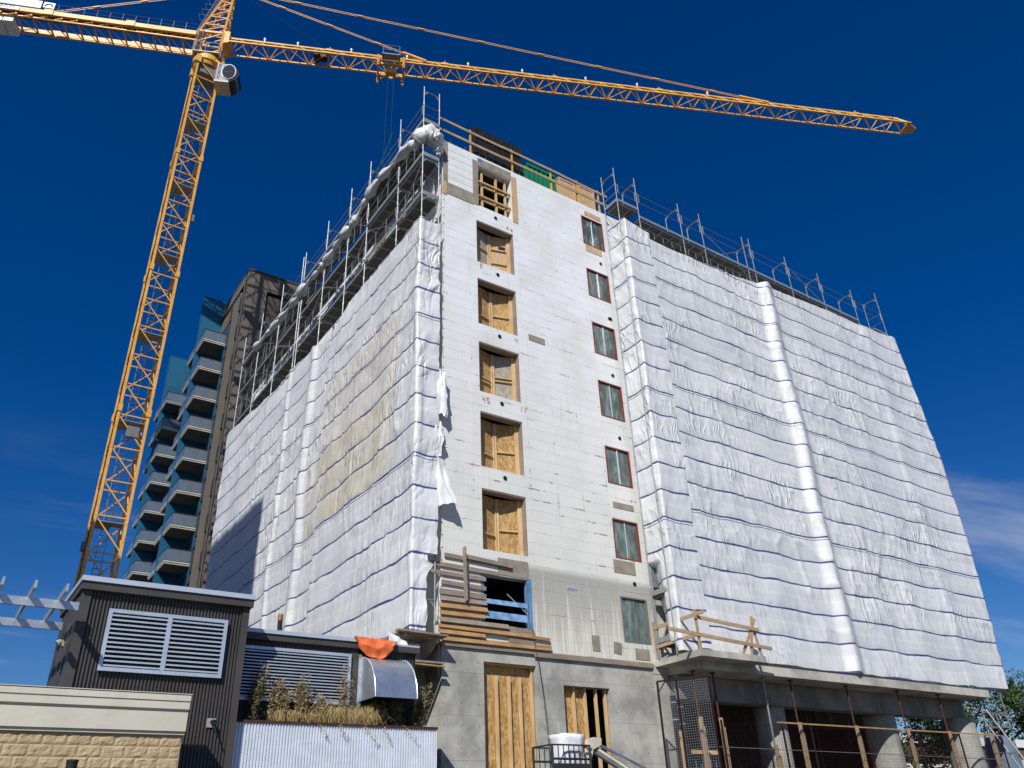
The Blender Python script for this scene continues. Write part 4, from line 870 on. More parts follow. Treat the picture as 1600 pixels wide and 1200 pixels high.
# ================================================================== stone wall in front
sw = thing('stone_wall', 'split-face tan block wall with a smooth cream cornice', 'wall', (-11, -4, 0))
m = MB(); rnd = random.Random(5); cz = 3.63
row = 0; z = cz-.2032
while z > 1.0:
    x = -8.17-(.2032 if row % 2 else 0)
    blocks = [(x, -8.17)] if row % 2 else []
    while x > -16.5: blocks.append((x-.4064, x)); x -= .4064
    for a, b in blocks:
        g_ = .0035; n0 = len(m.v); nx, nz = 9, 6
        for i in range(nx+1):
            for j in range(nz+1):
                u = i/nx; w_ = j/nz; ed = min(u,1-u,w_*.6,(1-w_)*.6)
                px_, pz_ = a+g_+(b-a-2*g_)*u, z+g_+(.2032-2*g_)*w_
                d = min(1, ed*26)*(.012+.013*noise.noise(Vector((px_*7,pz_*7,row*3.)))+.012*noise.noise(Vector((px_*17,pz_*17,a))))
                m.v.append((px_, -3.995-d, pz_))
        for i in range(nx):
            for j in range(nz): k = n0+i*(nz+1)+j; m.f.append((k,k+nz+1,k+nz+2,k+1)); m.m.append(0)
    z -= .2032; row += 1
m.build('block_face', K['brick'], sw, fix=False)
m = MB(); m.box(-16.5,-8.175,-3.99,-3.75,0,3.64); m.build('mortar_core', K['mortar'], sw)
m = MB(); m.prism([(0,-4.06,3.64),(0,-4.06,3.70),(0,-4.10,3.70),(0,-4.10,4.06),(0,-4.115,4.09),(0,-4.145,4.10),(0,-4.145,4.24),(0,-4.165,4.25),(0,-4.165,4.36),(0,-3.70,4.37),(0,-3.70,3.64)], (-16.5,0,0), (-8.15,0,0)); m.build('cornice', K['stucco'], sw)
m = MB(); m.box(-16.55,-8.13,-4.18,-3.68,4.372,4.385); m.build('coping_sheet', K['stucco'], sw)
p = MB(); p.tube([(-10.33,-6,0),(-10.33,-6,2.96)], .085, 18); p.tube([(-10.33,-6,2.96),(-10.33,-6,3.0)], [.095,.09], 18); tag(p.build('post', K['black']), 'top of a black round post in front of the stone wall', 'post')
# ================================================================== pergola
pg = thing('pergola', 'galvanised steel pergola with slats across two beams at the left edge', 'pergola', (-13, -2.5, 0))
for y, x1 in ((-3.32,-10.43),(-1.4,-10.44)):
    m = MB(); m.box(-17,x1,y-.03,y+.03,5.99,6.155); m.build('beam', K['galv'], pg)
for x in [-10.79-.55*k for k in range(11)]:
    m = MB(); m.box(x-.022,x+.022,-4.1,-1.0,6.155,6.31); m.build('slat', K['galv'], pg)
for x in (-16.6,):
    for y in (-3.32,-1.4): m = MB(); m.box(x-.06,x+.06,y-.06,y+.06,0,5.99); m.build('post', K['galv'], pg)

# ================================================================== tower crane
CX, CY = -6.06, 29.2
cr = thing('tower_crane', 'yellow lattice tower crane with long jib reaching over the building', 'crane', (CX, CY, 0))
ang = R(-24.23); JU = Vector((math.cos(ang), math.sin(ang), 0)); JV = Vector((-JU.y, JU.x, 0)); B0 = Vector((CX, CY, 0))
def J(s, t, z): return B0+JU*s+JV*t+Vector((0,0,z))
HW = .86; ZT = 58.4
ma = MB()
for sx_, sy_ in ((-1,-1),(1,-1),(1,1),(-1,1)):
    ma.box(CX+sx_*HW-.08, CX+sx_*HW+.08, CY+sy_*HW-.08, CY+sy_*HW+.08, 0, ZT)
    for z in range(4, 58, 11): ma.box(CX+sx_*HW-.13, CX+sx_*HW+.13, CY+sy_*HW-.13, CY+sy_*HW+.13, z-.25, z+.25)
cs = [(CX-HW,CY-HW),(CX+HW,CY-HW),(CX+HW,CY+HW),(CX-HW,CY+HW)]
PH = 2.2; k = 0; z = 1.4
while z < ZT-.3:
    zt = min(z+PH, ZT)
    for i in range(4):
        a, b = cs[i], cs[(i+1)%4]
        ma.beam((*a,z),(*b,z),.07)
        p0, p1 = ((a, b) if i % 2 == 0 else (b, a))
        ma.beam((*p0,zt-.05),(*p1,z+.15),.07)
    z += PH
mast = ma.build('mast', K['crane'], cr)
p = MB()
for sx_ in (-.25,.15): p.tube([(CX+sx_,CY+.25,2),(CX+sx_,CY+.25,ZT)], .022, 5)
z = 2
while z < ZT: p.tube([(CX-.25,CY+.25,z),(CX+.15,CY+.25,z)], .016, 4); z += .33
z = 3
while z < ZT:
    pts = [(CX-.05+.36*math.cos(t), CY+.25-.36*math.sin(t)*1.6, z) for t in [math.pi*q/6 for q in range(7)]]; p.tube(pts, .014, 4); z += 1.0
p.build('ladder', K['galv_mid'], mast)
for k in range(8):
    z = 5.5+k*6.6
    p = MB(); p.box(CX-HW+.1, CX+HW-.1, CY-HW+.15, CY+.1, z, z+.05); p.box(CX-HW+.1,CX+.2,CY+.08,CY+HW-.1,z-.002,z+.047); p.tube([(CX-HW+.1,CY-.6,z),(CX-HW+.1,CY-.6,z+1),(CX+HW-.1,CY-.6,z+1)],.02,4); p.build('rest_platform', K['galv_mid'], mast)
p = MB(); p.box(CX-HW-.3,CX-HW-.1,CY-.3,CY+.1,17,17.5); p.box(CX+HW+.1,CX+HW+.35,CY-HW,CY-HW+.25,42,42.6); p.box(CX-.2,CX+.5,CY-HW-.1,CY-HW+.2,24.2,24.9); p.build('junction_box', K['grey_box'], mast)
p = MB(); p.tube([(CX-HW-.12,CY-HW-.1,ZT),(CX-HW-.25,CY-HW-.12,46),(CX-HW-.14,CY-HW-.1,44),(CX-HW-.14,CY-HW-.1,2)], .025, 4); p.build('power_cable', K['black'], mast)
# slewing unit, platform and tower head
p = MB(); p.tube([(CX,CY,58.2),(CX,CY,58.55),(CX,CY,58.56),(CX,CY,59.0),(CX,CY,59.3)], [.95,1.1,1.18,1.18,1.05], 28)
for sx_, sy_ in ((-1,-1),(1,-1),(1,1),(-1,1)): p.box(CX+sx_*HW-.2,CX+sx_*HW+.2,CY+sy_*HW-.2,CY+sy_*HW+.2,57.9,58.7)
p.build('slewing_ring', K['crane'], cr)
p = MB(); p.box(CX-.75,CX+.75,CY-.75,CY+.75,57.2,58.1); p.build('slewing_motor', K['grey_box'], cr)
p = MB()
for t in (-.75,.75):
    for s in (-1.05,.95): p.beam(J(s,t,59.2),J(s,t,62.3),.2)
    p.beam(J(-1.05,t,62.2),J(.95,t,62.2),.2); p.beam(J(-1.05,t,60.9),J(.95,t,62.2),.09); p.beam(J(-1.05,t,59.4),J(.95,t,59.4),.2)
for s in (-1.05,.95):
    for z in (59.4,62.2): p.beam(J(s,-.75,z),J(s,.75,z),.18)
p.prism([J(.95,-.8,61.0),J(1.5,-.8,61.2),J(1.5,-.8,62.5),J(.95,-.8,62.5)], (0,0,0), JV*1.6); p.build('slewing_frame', K['crane'], cr)
p = MB()
for s in (-1.0,-.6): p.tube([J(s,-.95,59.3),J(s,-.95,62.3)],.025,5)
for k in range(10): p.tube([J(-1.0,-.95,59.4+k*.3),J(-.6,-.95,59.4+k*.3)],.02,4)
for z in (60.0,60.5): p.tube([J(-1.1,-1.1,z),J(.9,-1.1,z),J(.9,1.1,z)],.025,5)
for s in (-1.1,-.1,.9): p.tube([J(s,-1.1,59.4),J(s,-1.1,60.5)],.025,5)
p.build('access_ladder', K['galv'], cr)
p = MB(); p.prism([J(-1.1,-1.15,59.3),J(1.0,-1.15,59.3),J(1.0,1.15,59.3),J(-1.1,1.15,59.3)],(0,0,0),(0,0,.06)); p.build('service_platform', K['galv_mid'], cr)
AP = J(.92,0,69.2)
p = MB(); ft = [J(-1.05,-.7,62.2),J(-1.05,.7,62.2),J(.95,-.7,62.2),J(.95,.7,62.2)]; tp = [AP-JU*.22-JV*.15,AP-JU*.22+JV*.15,AP+JU*.1-JV*.15,AP+JU*.1+JV*.15]
for a, b in zip(ft, tp): p.beam(a, b, .16)
for k in range(6):
    f0, f1 = k/6, (k+1)/6
    for i, j in ((0,1),(2,3),(0,2),(1,3)):
        p.beam(ft[i].lerp(tp[i],f1), ft[j].lerp(tp[j],f1), .07); p.beam(ft[i].lerp(tp[i],f0), ft[j].lerp(tp[j],f1), .07)
p.box(AP.x-.3,AP.x+.3,AP.y-.25,AP.y+.25,AP.z-.3,AP.z+.3); p.build('tower_head', K['crane'], cr)
p = MB()
for t in (-.28,.12): p.tube([ft[0]-JU*.25+JV*(.35+t), tp[0]-JU*.5+JV*(.15+t)], .025, 5)
for k in range(20): f = k/20; p.tube([(ft[0]-JU*.25+JV*.07).lerp(tp[0]-JU*.5-JV*.13,f),(ft[0]-JU*.25+JV*.47).lerp(tp[0]-JU*.5+JV*.27,f)],.018,4)
for k in range(3,9): f = k/9; c = (ft[0]-JU*.25+JV*.27).lerp(tp[0]-JU*.5+JV*.07,f); p.tube([c-JV*.3,c-JV*.3-JU*.6,c+JV*.3-JU*.6,c+JV*.3],.018,4)
p.build('head_ladder', K['galv'], cr)
# jib: two bottom chords and one top chord
JB, JH, JL = 61.38, 1.25, 65.6
p = MB()
for t in (-.72,.72): p.beam(J(1.2,t,JB),J(JL,t,JB),.15,.13)
p.beam(J(1.2,0,JB+JH),J(JL-.6,0,JB+JH),.15)
n = 38; ds = (JL-1.4)/n
for k in range(n):
    s0 = 1.3+k*ds; s1_ = s0+ds; sm_ = s0+ds/2
    for t in (-.72,.72): p.beam(J(s0,t,JB),J(sm_,0,JB+JH),.065); p.beam(J(sm_,0,JB+JH),J(s1_,t,JB),.065)
    p.beam(J(s0,-.72,JB),J(s0,.72,JB),.06)
    if k % 2: p.beam(J(s0,-.72,JB),J(s1_,.72,JB),.055)
    else: p.beam(J(s0,.72,JB),J(s1_,-.72,JB),.055)
    if k % 6 == 5:
        for t in (-.72,.72): p.beam(J(s0-.25,t,JB),J(s0+.25,t,JB),.20,.18)
        p.beam(J(s0-.3,0,JB+JH),J(s0+.3,0,JB+JH),.22)
        p.beam(J(s0,0,JB+JH),J(s0,0,JB+JH+.42),.07)
p.prism([J(JL-.3,-.75,JB-.05),J(JL+.75,-.3,JB-.25),J(JL+.75,.3,JB-.25),J(JL-.3,.75,JB-.05)],(0,0,0),(0,0,.12)); p.beam(J(JL-.6,0,JB+JH),J(JL+.8,0,JB-.1),.12); p.beam(J(JL,-.7,JB),J(JL-.6,0,JB+JH),.1)
jib = p.build('jib', K['crane'], cr)
p = MB(); p.tube([J(JL+.7,-.12,JB+.1),J(JL+.7,.12,JB+.1)],.32,16); p.build('sheave', K['rust'], jib)
p = MB(); p.prism([J(8.6,-.3,JB+.05),J(9.6,-.3,JB+.05),J(9.6,.3,JB+.05),J(8.6,.3,JB+.05)],(0,0,0),(0,0,.6)); p.tube([J(8.7,-.45,JB+.3),J(8.7,.45,JB+.3)],.28,12); p.build('trolley_winch', K['rust'], jib)
for k, s in enumerate((4.2,7,11.6,16.5,22,27,33,38,45)):
    p = MB(); c = J(s,0,JB+JH); p.tube([c,c+Vector((0,0,.30))],.06,6); p.tube([c+Vector((0,0,.30)),c+Vector((0,0,.52))],.10,6); p.build('rope_guide', K['white'], jib)
# trolley with maintenance cage
p = MB()
for s in (14.0,16.2):
    for t in (-.95,.95): p.beam(J(s,t,JB-.75),J(s,t,JB+.28),.17); p.tube([J(s-.1,t,JB-.95),J(s+.1,t,JB-.95)],.12,8)
    p.beam(J(s,-.95,JB-.3),J(s,.95,JB-.3),.15)
for t in (-.6,.6): p.beam(J(13.9,t,JB-.38),J(16.3,t,JB-.38),.2)
p.prism([J(14.7,-.3,JB-.95),J(15.6,-.3,JB-.95),J(15.6,.3,JB-.95),J(14.7,.3,JB-.95)],(0,0,0),(0,0,.5)); p.tube([J(15.15,-.1,JB-1.3),J(15.15,.1,JB-1.3)],.2,10); p.beam(J(14.9,0,JB-.8),J(14.3,.2,JB-1.35),.09)
tr = p.build('trolley', K['crane'], cr)
p = MB(); p.prism([J(14.3,-1.5,JB-.1),J(15.9,-1.5,JB-.1),J(15.9,-.85,JB-.1),J(14.3,-.85,JB-.1)],(0,0,0),(0,0,.06))
for s in (14.4,15.8): p.tube([J(s,-1.5,JB-.1),J(s,-1.5,JB+1.0)],.03,5); p.tube([J(s,-.85,JB-.1),J(s,-.85,JB+1.0)],.025,5)
for z in (.45,1.0): p.tube([J(14.4,-.85,JB+z),J(14.4,-1.5,JB+z),J(15.8,-1.5,JB+z),J(15.8,-.85,JB+z)],.022,5)
p.build('maintenance_cage', K['galv_mid'], tr)
p = MB()
for s in (14.9,15.4): p.tube([J(s,0,JB-1.2),J(s,0,22.)],.005,4)
p.tube([J(16.5,0,JB-.35),J(40,0,JB-.95),J(JL,0,JB-.2)],.011,4)
p.build('hoist_rope', K['rope'], cr)
# pendants and backstays
def pend(a, b, nn, big=None):
    p = MB(); a = Vector(a); b = Vector(b); d = (b-a).normalized()
    for t in (-.07,.07): p.beam(a+JV*t, b+JV*t, .032, .05)
    for k in range(1, nn): c = a.lerp(b, k/nn); p.beam(c-d*.3, c+d*.3, .17, .11)
    if big: p.beam(b-d*big, b, .3, .16)
    p.build('pendant_bar', K['crane'], cr)
pend(AP, J(18.2,0,JB+JH+.05), 4, 2.2); pend(AP, J(51.2,0,JB+JH+.05), 9, 3.0)
for t in (-.8,.8): pend(AP+JV*t*.15, J(-17.3,t,62.6), 5)
p = MB(); p.tube([AP, J(9.,0,JB+JH+.6)],.012,4); p.build('head_rope', K['rope'], cr)
# counter-jib
p = MB(); CL = -19.5
for t in (-1.0,1.0): p.beam(J(-1.1,t,61.5),J(CL,t,61.95),.22,.46); p.beam(J(-1.1,t*.8,60.95),J(CL,t*.8,61.45),.14,.12)
k = 0; s = -1.2
while s > CL:
    p.beam(J(s,-1.0,61.4),J(s,1.0,61.4),.12); p.beam(J(s,-.95,61.4),J(s-.9,-.8,61.0+.025*k),.07); p.beam(J(s,.95,61.4),J(s-.9,.8,61.0+.025*k),.07); p.beam(J(s-.9,-.8,60.97-s*.025),J(s,.8,60.97-s*.025),.06); s -= 1.15; k += 1
for s in (-6.3,-12.6):
    for t in (-1.0,1.0): p.beam(J(s-.35,t*1.03,61.5-s*.024),J(s+.35,t*1.03,61.5-s*.024),.3,.6)
cj = p.build('counter_jib', K['crane'], cr)
p = MB()
for s in range(-19,-1): p.tube([J(s,-1.1,61.7-s*.024),J(s,-1.1,62.55-s*.024)],.02,4)
for z in (62.05,62.55): p.tube([J(-1.1,-1.1,z+.03),J(CL,-1.1,z+.46)],.018,4)
p.build('walkway_rail', K['galv_mid'], cj)
p = MB(); p.prism([J(-1.1,-.9,61.5),J(CL,-.9,61.95),J(CL,-.15,61.95),J(-1.1,-.15,61.5)],(0,0,0),(0,0,.05)); p.build('walkway', K['rust'], cj)
p = MB()
for k in range(5): s = -15.2-k*.8; p.prism([J(s,-.7,60.75),J(s-.72,-.7,60.75),J(s-.72,.8,60.75),J(s,.8,60.75)],(0,0,0),(0,0,.55))
p.build('counterweight', K['white'], cj)
p = MB(); p.prism([J(-13.3,-1.16,62.15),J(-19.4,-1.16,62.35),J(-19.4,-1.16,63.25),J(-13.3,-1.16,63.0)],(0,0,0),JV*.06); sg = p.build('sign_board', K['white'], cj)
p = MB(); p.prism([J(-12.3,-1.16,62.25),J(-13.15,-1.16,62.3),J(-13.15,-1.16,62.95),J(-12.3,-1.16,62.9)],(0,0,0),JV*.06); p.build('sign_board', K['white'], cj)
p = MB(); a = [J(-12.4-.09*i,-1.18,62.45+.28*math.sin(i/7*math.pi)) for i in range(8)]; p.tube(a,.05,4); p.build('sign_mark', K['navy'], cj)
p = MB(); p.prism([J(-14.8,-1.14,61.6),J(-19.4,-1.14,61.7),J(-19.4,-1.14,62.1),J(-14.8,-1.14,62.0)],(0,0,0),JV*-.02); p.build('name_board', K['white'], cj)
def text(body, parent, org, ux, uz, size, m, name='lettering'):
    cu = bpy.data.curves.new('t', 'FONT'); cu.body = body; cu.size = size; cu.align_x = 'CENTER'; cu.align_y = 'CENTER'; cu.extrude = .004
    o = bpy.data.objects.new('t', cu); COL.objects.link(o); bpy.context.view_layer.update()
    me = bpy.data.meshes.new_from_object(o.evaluated_get(bpy.context.evaluated_depsgraph_get())); bpy.data.objects.remove(o)
    q = MB(); ux = Vector(ux).normalized(); uz = Vector(uz).normalized()
    q.v = [tuple(Vector(org)+ux*v.co.x+uz*v.co.y+ux.cross(uz)*v.co.z) for v in me.vertices]; q.f = [tuple(f.vertices) for f in me.polygons]; q.m = [0]*len(q.f)
    return q.build(name, K[m], parent)
text('MORROW', cj, J(-16.2,-1.175,61.86), JU, (0,0,1), .42, 'navy')
# operator's cab
def Cb(s, t, z): return J(1.25+s*.9, -1.65+t*.9, 55.45+z*.9)
p = MB(); prof = [(0,0),(1.35,0),(1.35,2.3),(0,2.3)]
p.prism([Cb(0,0,.0),Cb(1.15,0,.0),Cb(1.15,0,2.25),Cb(0,0,2.25)],(0,0,0),JV*1.5); cab = p.build('operator_cab', K['cabp'], cr)
fp = [(1.15,-.0)]+[(1.15+.85*math.sin(math.pi*k/10)**.75, .02+2.2*k/10) for k in range(1,10)]+[(1.15,2.24)]
p = MB(); p.prism([Cb(s,.02,z) for s, z in fp],(0,0,0),JV*1.46); p.build('cab_window', K['pane_d'], cab)
p = MB(); pts = [Cb(1.08+.60*math.cos(t)*1.0, -.03, 1.24+.92*math.sin(t)) for t in [2*math.pi*k/20 for k in range(20)]]
p.prism(pts,(0,0,0),JV*.04); p.build('side_window', K['pane_d'], cab)
p = MB(); p.tube(pts+[pts[0]],.045,5,False); p.tube([Cb(.5,-.05,1.24),Cb(1.66,-.05,1.24)],.02,4); p.build('window_frame', K['white'], cab)
p = MB(); p.prism([Cb(-.05,-.05,-.12),Cb(1.2,-.05,-.12),Cb(1.2,1.55,-.12),Cb(-.05,1.55,-.12)],(0,0,0),(0,0,.14)); p.beam(Cb(.3,.5,-.14),Cb(.8,.5,-.14),.05); p.build('cab_floor', K['cream'], cab)
text('MORROW', cab, Cb(.27,-.012,1.2), (0,0,1), -JU, .36, 'navy')
p = MB(); c0 = Cb(.27,-.012,2.08); p.prism([c0+JU*.11*math.cos(q)+Vector((0,0,.11*math.sin(q))) for q in [6.283*k/14 for k in range(14)]],(0,0,0),JV*.01); p.build('cab_mark', K['navy'], cab)
p = MB(); p.beam(J(.9,-.9,58.6),J(1.6,-1.2,57.7),.14); p.beam(J(.9,-.4,58.6),J(1.6,-.6,57.7),.14); p.build('cab_bracket', K['crane'], cr)
SKYV, SKYS, SUN, EXPO, CLX, CLY = 0.84, .085, 4.6, .10, 7., 4.
# ================================================================== brown apartment tower with balconies
TX, TY, TZ = 2.0, 38.0, 46.75
tw = thing('apartment_tower', 'brown apartment tower with stacked glass-railed balconies and blue fins', 'building', (TX+6, TY+10, 0))
m = MB(); m.box(TX+.02, 15, TY+.22, 66, 0, 44.7); m.build('wall', K['tdark'], tw)
m = MB(); m.box(TX, TX+1.75, TY, TY+.24, 0, 44.9); m.box(13, 15, TY, TY+.24, 0, 44.9); m.box(TX, 15, TY-.02, TY+.24, 44.9, TZ-.15)
m.box(TX-.02, TX+.3, TY+.245, TY+1.05, 0, 45.55); m.box(TX-.04, TX+.3, TY+1.7, TY+3.75, 0, 45.2); m.box(TX-.04, TX-.002, TY-.03, TY+8.5, 45.6, TZ-.165); m.box(TX-.03,TX+.28,TY+3.76,TY+8.5,43.6,45.0)
m.build('taupe_panel', K['tbrown'], tw)
m = MB(); m.box(TX-.08, 15.1, TY-.1, 66, TZ-.16, TZ); m.box(TX-.1,TX+.2,TY+5,TY+8.6,45.3,45.62); m.build('parapet_cap', K['tdark'], tw)
m = MB()
for z in [2.88*k for k in range(1,16)]:
    m.box(TX-.03, TX+.1, TY+1.06, TY+1.69, z+1.0, z+1.12); m.box(TX-.10, TX+.1, TY+1.1, TY+1.5, z-.3, z+1.1); m.box(TX-.08, TX+.1, TY+3.8, TY+4.3, z+.2, z+1.9)
    m.box(TX+1.76, 12.98, TY+.205, TY+.22, z, z+.03)
m.build('window_fins', K['tgrey'], tw)
m = MB()
for z in [2.88*k for k in range(1,16)]: m.box(TX-.02, TX+.02, TY+3.9, TY+4.6, z+.4, z+2.3)
for k in range(6): m.box(TX-.06, TX-.02, TY+2.1+k*.55, TY+2.4+k*.55, 45.05, 45.5)
m.build('window', K['pane_d'], tw)
XB = .10                                              # outer face of the balconies
def balcony(y0, y1, z, full=True):
    b = MB(); b.box(XB, TX, y0, y1, z-.17, z-.04); b.box(XB-.05, TX, y0-.05, y1, z-.04, z+.06)
    bo = b.build('balcony', K['bal'], tw)
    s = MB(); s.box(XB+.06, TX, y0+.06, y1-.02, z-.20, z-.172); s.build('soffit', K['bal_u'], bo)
    gl = MB(); 
    if full: gl.box(XB+.02, TX-.02, y0+.02, y0+.04, z+.14, z+1.02)
    gl.box(XB+.02, XB+.04, y0+.05, y1-.02, z+.14, z+1.02); gl.build('glass_panel', K['tglass'], bo)
    r = MB()
    if full:
        r.box(XB, TX-.02, y0+.0, y0+.06, z+1.03, z+1.09)
        for x in (XB+.03, (XB+TX)/2, TX-.05): r.box(x-.02, x+.02, y0+.04, y0+.07, z+.06, z+1.03)
    r.box(XB, XB+.06, y0, y1, z+1.03, z+1.09); r.build('hand_rail', K['rail'], bo)
    return bo
zs = [41.33-2.88*k for k in range(13)]
bp = balcony(42.75, 45.15, zs[0])
for z in zs[1:]: part_copy(bp, (0, 0, z-zs[0]))
bp2 = balcony(45.45, 47.9, zs[0]-.0, False)
for z in zs[1:]: part_copy(bp2, (0, 0, z-zs[0]))
bp3 = balcony(55.25, 57.35, zs[0]-.43)
for z in zs[1:]: part_copy(bp3, (0, 0, z-zs[0]))
bp4 = balcony(57.65, 60.2, zs[0]-.43, False)
for z in zs[1:]: part_copy(bp4, (0, 0, z-zs[0]))
for y, zt in ((45.3, 47.45), (57.5, 47.3)):
    m = MB(); m.box(XB-.08, TX, y-.12, y+.12, 0, zt-3.6); m.build('blue_fin', K['tblue'], tw)
    m = MB(); m.box(XB-.08, TX+2.2, y-.02, y+.02, zt-3.6, zt); m.build('screen_panel', K['tmesh'], tw)
    m = MB(); m.beam((XB-.08,y,zt-3.6),(XB-.08,y,zt),.09); m.beam((XB-.1,y,zt),(TX+2.2,y,zt),.09); m.beam((XB-.1,y,zt-3.55),(TX,y,zt-3.55),.09); m.build('screen_frame', K['tblue'], tw)
m = MB(); m.box(TX-.02, TX+.015, 42.7, 60, 0, 43.4); m.build('recess_wall', K['tblue'], tw)
for z in zs:
    for y in (43.0, 46, 55.6, 58): m = MB(); m.box(TX-.05, TX-.025, y, y+1.7, z+.1, z+2.1); m.build('balcony_door', K['pane_d'], tw)
# neighbouring tower further left (out of the frame) whose shade falls on the left sheeting
nt = thing('office_tower', 'tall plain grey office tower across the street to the left', 'building', (-26, 2, 0))
m = MB(); m.box(-32, -20, -2.3, 6.5, 0, 37.8); m.box(-32, -20.01, 6.5, 18, 0, 33.2)
m.build('wall', K['tgrey'], nt)
m = MB()
for z in range(2, 36, 3):
    for k in range(3): m.box(-20.02, -19.98, -1.6+k*2.7, .4+k*2.7, z, z+1.8)
m.build('window', K['pane_d'], nt)

# ================================================================== right-hand ground floor: posts, fence, gate, pipe
for i, x in enumerate((8.72+1.55, 10.54-.2, 13.0, 14.55, 18.0, 21.5, 24.6, 28.0)):
    if i == 0: x = 9.35
    lbs = ['shoring post behind the maroon mesh gate', 'shoring post just right of the maroon mesh gate', 'dark shoring post in front of the first round column', 'shoring post just right of the first round column', 'shoring post between the first and second round columns', 'shoring post just left of the second round column', 'shoring post between the second and third round columns', 'shoring post at the far right slab corner']
    sp_ = thing('shoring_post', lbs[i], 'shoring post', (x, -1.2, 0), 'shoring posts under the slab')
    top = 6.5
    p = MB(); p.tube([(x,-1.2,3.5),(x,-1.2,top-.04)], .035, 8); p.box(x-.09,x+.09,-1.28,-1.12,top-.03,top); p.tube([(x,-1.2,5.55),(x,-1.2,5.7)],.055,8); p.build('steel_prop', K['rust'] if i not in (2,7) else K['galv_mid'], sp_)
    zt = 5.0 if i != 2 else 4.2
    p = MB(); p.beam((x,-1.27,0),(x,-1.27,zt),.10,.09); p.beam((x+.12,-1.25,0),(x+.12,-1.25,zt-.3),.05,.09); p.build('timber_leg', K['lum_old'], sp_)
fe = thing('mesh_fence', 'maroon wire mesh fence between the shoring posts below the slab', 'fence', (18.5, -1.5, 0))
FX = [9.95, 13.1, 14.7, 18.15, 21.65, 24.75, 28.15]
for x in FX: p = MB(); p.box(x-.025+.14,x+.025+.14,-1.52,-1.47,0,4.9); p.build('post', K['mar'], fe)
p = MB(); p.beam((13.0,-1.5,4.92),(28.3,-1.5,4.9),.05); p.build('top_rail', K['lumx'], fe)
p = MB(); p.tube([(9.2,-1.5,4.05),(28.3,-1.5,3.9)],.012,5); p.build('tension_wire', K['grey_box'], fe)
p = MB(); x = 10.
while x < 28.2: p.box(x-.0018,x+.0018,-1.503,-1.497,1.0,4.85); x += .10
z = 1.0
while z < 4.85: p.box(10.,28.2,-1.504,-1.498,z-.0018,z+.0018); z += .10
p.build('wire_mesh', K['mar'], fe)
gt = thing('mesh_gate', 'tall maroon framed mesh gate standing open beside the concrete wall', 'gate', (8.3, -2.4, 0))
ga = Vector((7.45,-1.35,0)); gd = Vector((math.cos(R(-65.2)), math.sin(R(-65.2)), 0)); gw = 1.75; gz = 6.0
p = MB()
for q in (0, .38, 1.0): p.beam(ga+gd*gw*q, ga+gd*gw*q+Vector((0,0,gz)), .05)
p.beam(ga+Vector((0,0,gz)), ga+gd*gw+Vector((0,0,gz)), .05); p.beam(ga+Vector((0,0,.3)), ga+gd*gw+Vector((0,0,.3)), .05); p.beam(ga+Vector((0,0,gz-.35)), ga+gd*.3+Vector((0,0,gz)), .03); p.beam(ga+gd*.3+Vector((0,0,gz)), ga+gd*.55+Vector((0,0,gz-.4)), .03)
p.build('frame', K['mar'], gt)
p = MB(); x = .05
while x < gw: a = ga+gd*x; p.beam(a+Vector((0,0,.3)), a+Vector((0,0,gz)), .006); x += .075
z = .35
while z < gz: p.beam(ga+Vector((0,0,z)), ga+gd*gw+Vector((0,0,z)), .006); z += .075
p.build('wire_mesh', K['galv_mid'], gt)
p = MB(); p.tube([(8.95,-.5,0),(8.95,-.5,5.75)],.11,18); p.tube([(9.3,-.45,0),(9.3,-.45,5.5)],.09,16); pi = p.build('standpipe', K['pipe']); tag(pi, 'pair of black iron standpipes behind the maroon mesh gate', 'pipe')
for z in (5.5,4.95,3.3): p = MB(); p.tube([(8.95,-.5,z),(8.95,-.5,z+.05)],.125,16); p.tube([(9.3,-.45,z-.12),(9.3,-.45,z-.07)],.104,16); p.build('clamp', K['chrome'], pi)
p = MB(); p.beam((8.85,-.75,0),(8.85,-.75,4.6),.06,.1); p.beam((9.2,-.8,3.95),(10.4,-.9,3.93),.05,.12); p.beam((9.2,-.8,3.25),(10.5,-.9,3.2),.05,.12); p.beam((9.75,-.85,2.5),(9.75,-.85,5.0),.09,.1)
tag(p.build('timber_bracing', K['lum']), 'rough lumber bracing frame behind the maroon mesh gate', 'timber')
p = MB()
for i, (x, z) in enumerate(((12.2,3.7),(12.5,3.6),(13.0,3.75),(13.3,3.7),(13.5,3.55),(16.2,3.6),(16.6,3.75))): p.tube([(x,2.0,z-.5),(x+.03,2.0,z+.25)],.03,6)
tag(p.build('conduit_bundle', K['chrome']), 'shiny vertical conduits deep in the dark ground floor', 'conduit')
p = MB(); p.tube([(11.6,1.8,3.6),(11.75,1.8,4.4)],.03,6); tag(p.build('hose', plain('red_hose', (.5,.03,.03))), 'short red hose hanging in the dark ground floor', 'hose')

for i, (x, y) in enumerate(((11.6,2.2),(12.9,3.4),(14.1,2.6),(16.4,3.0),(17.6,2.0),(18.9,3.2),(20.3,2.3),(21.0,3.6),(23.6,2.6))):
    p = MB(); p.tube([(x,y,0),(x,y,3.9)],.045,8); p.tube([(x,y,3.9),(x,y,6.5)],.032,8); p.tube([(x,y,3.8),(x,y,3.95)],.06,8); p.box(x-.09,x+.09,y-.09,y+.09,6.47,6.52)
    tag(p.build('adjustable_prop', K['rust']), 'rusty steel prop standing deep in the dark ground floor', 'shoring post', 'rusty props inside the ground floor')
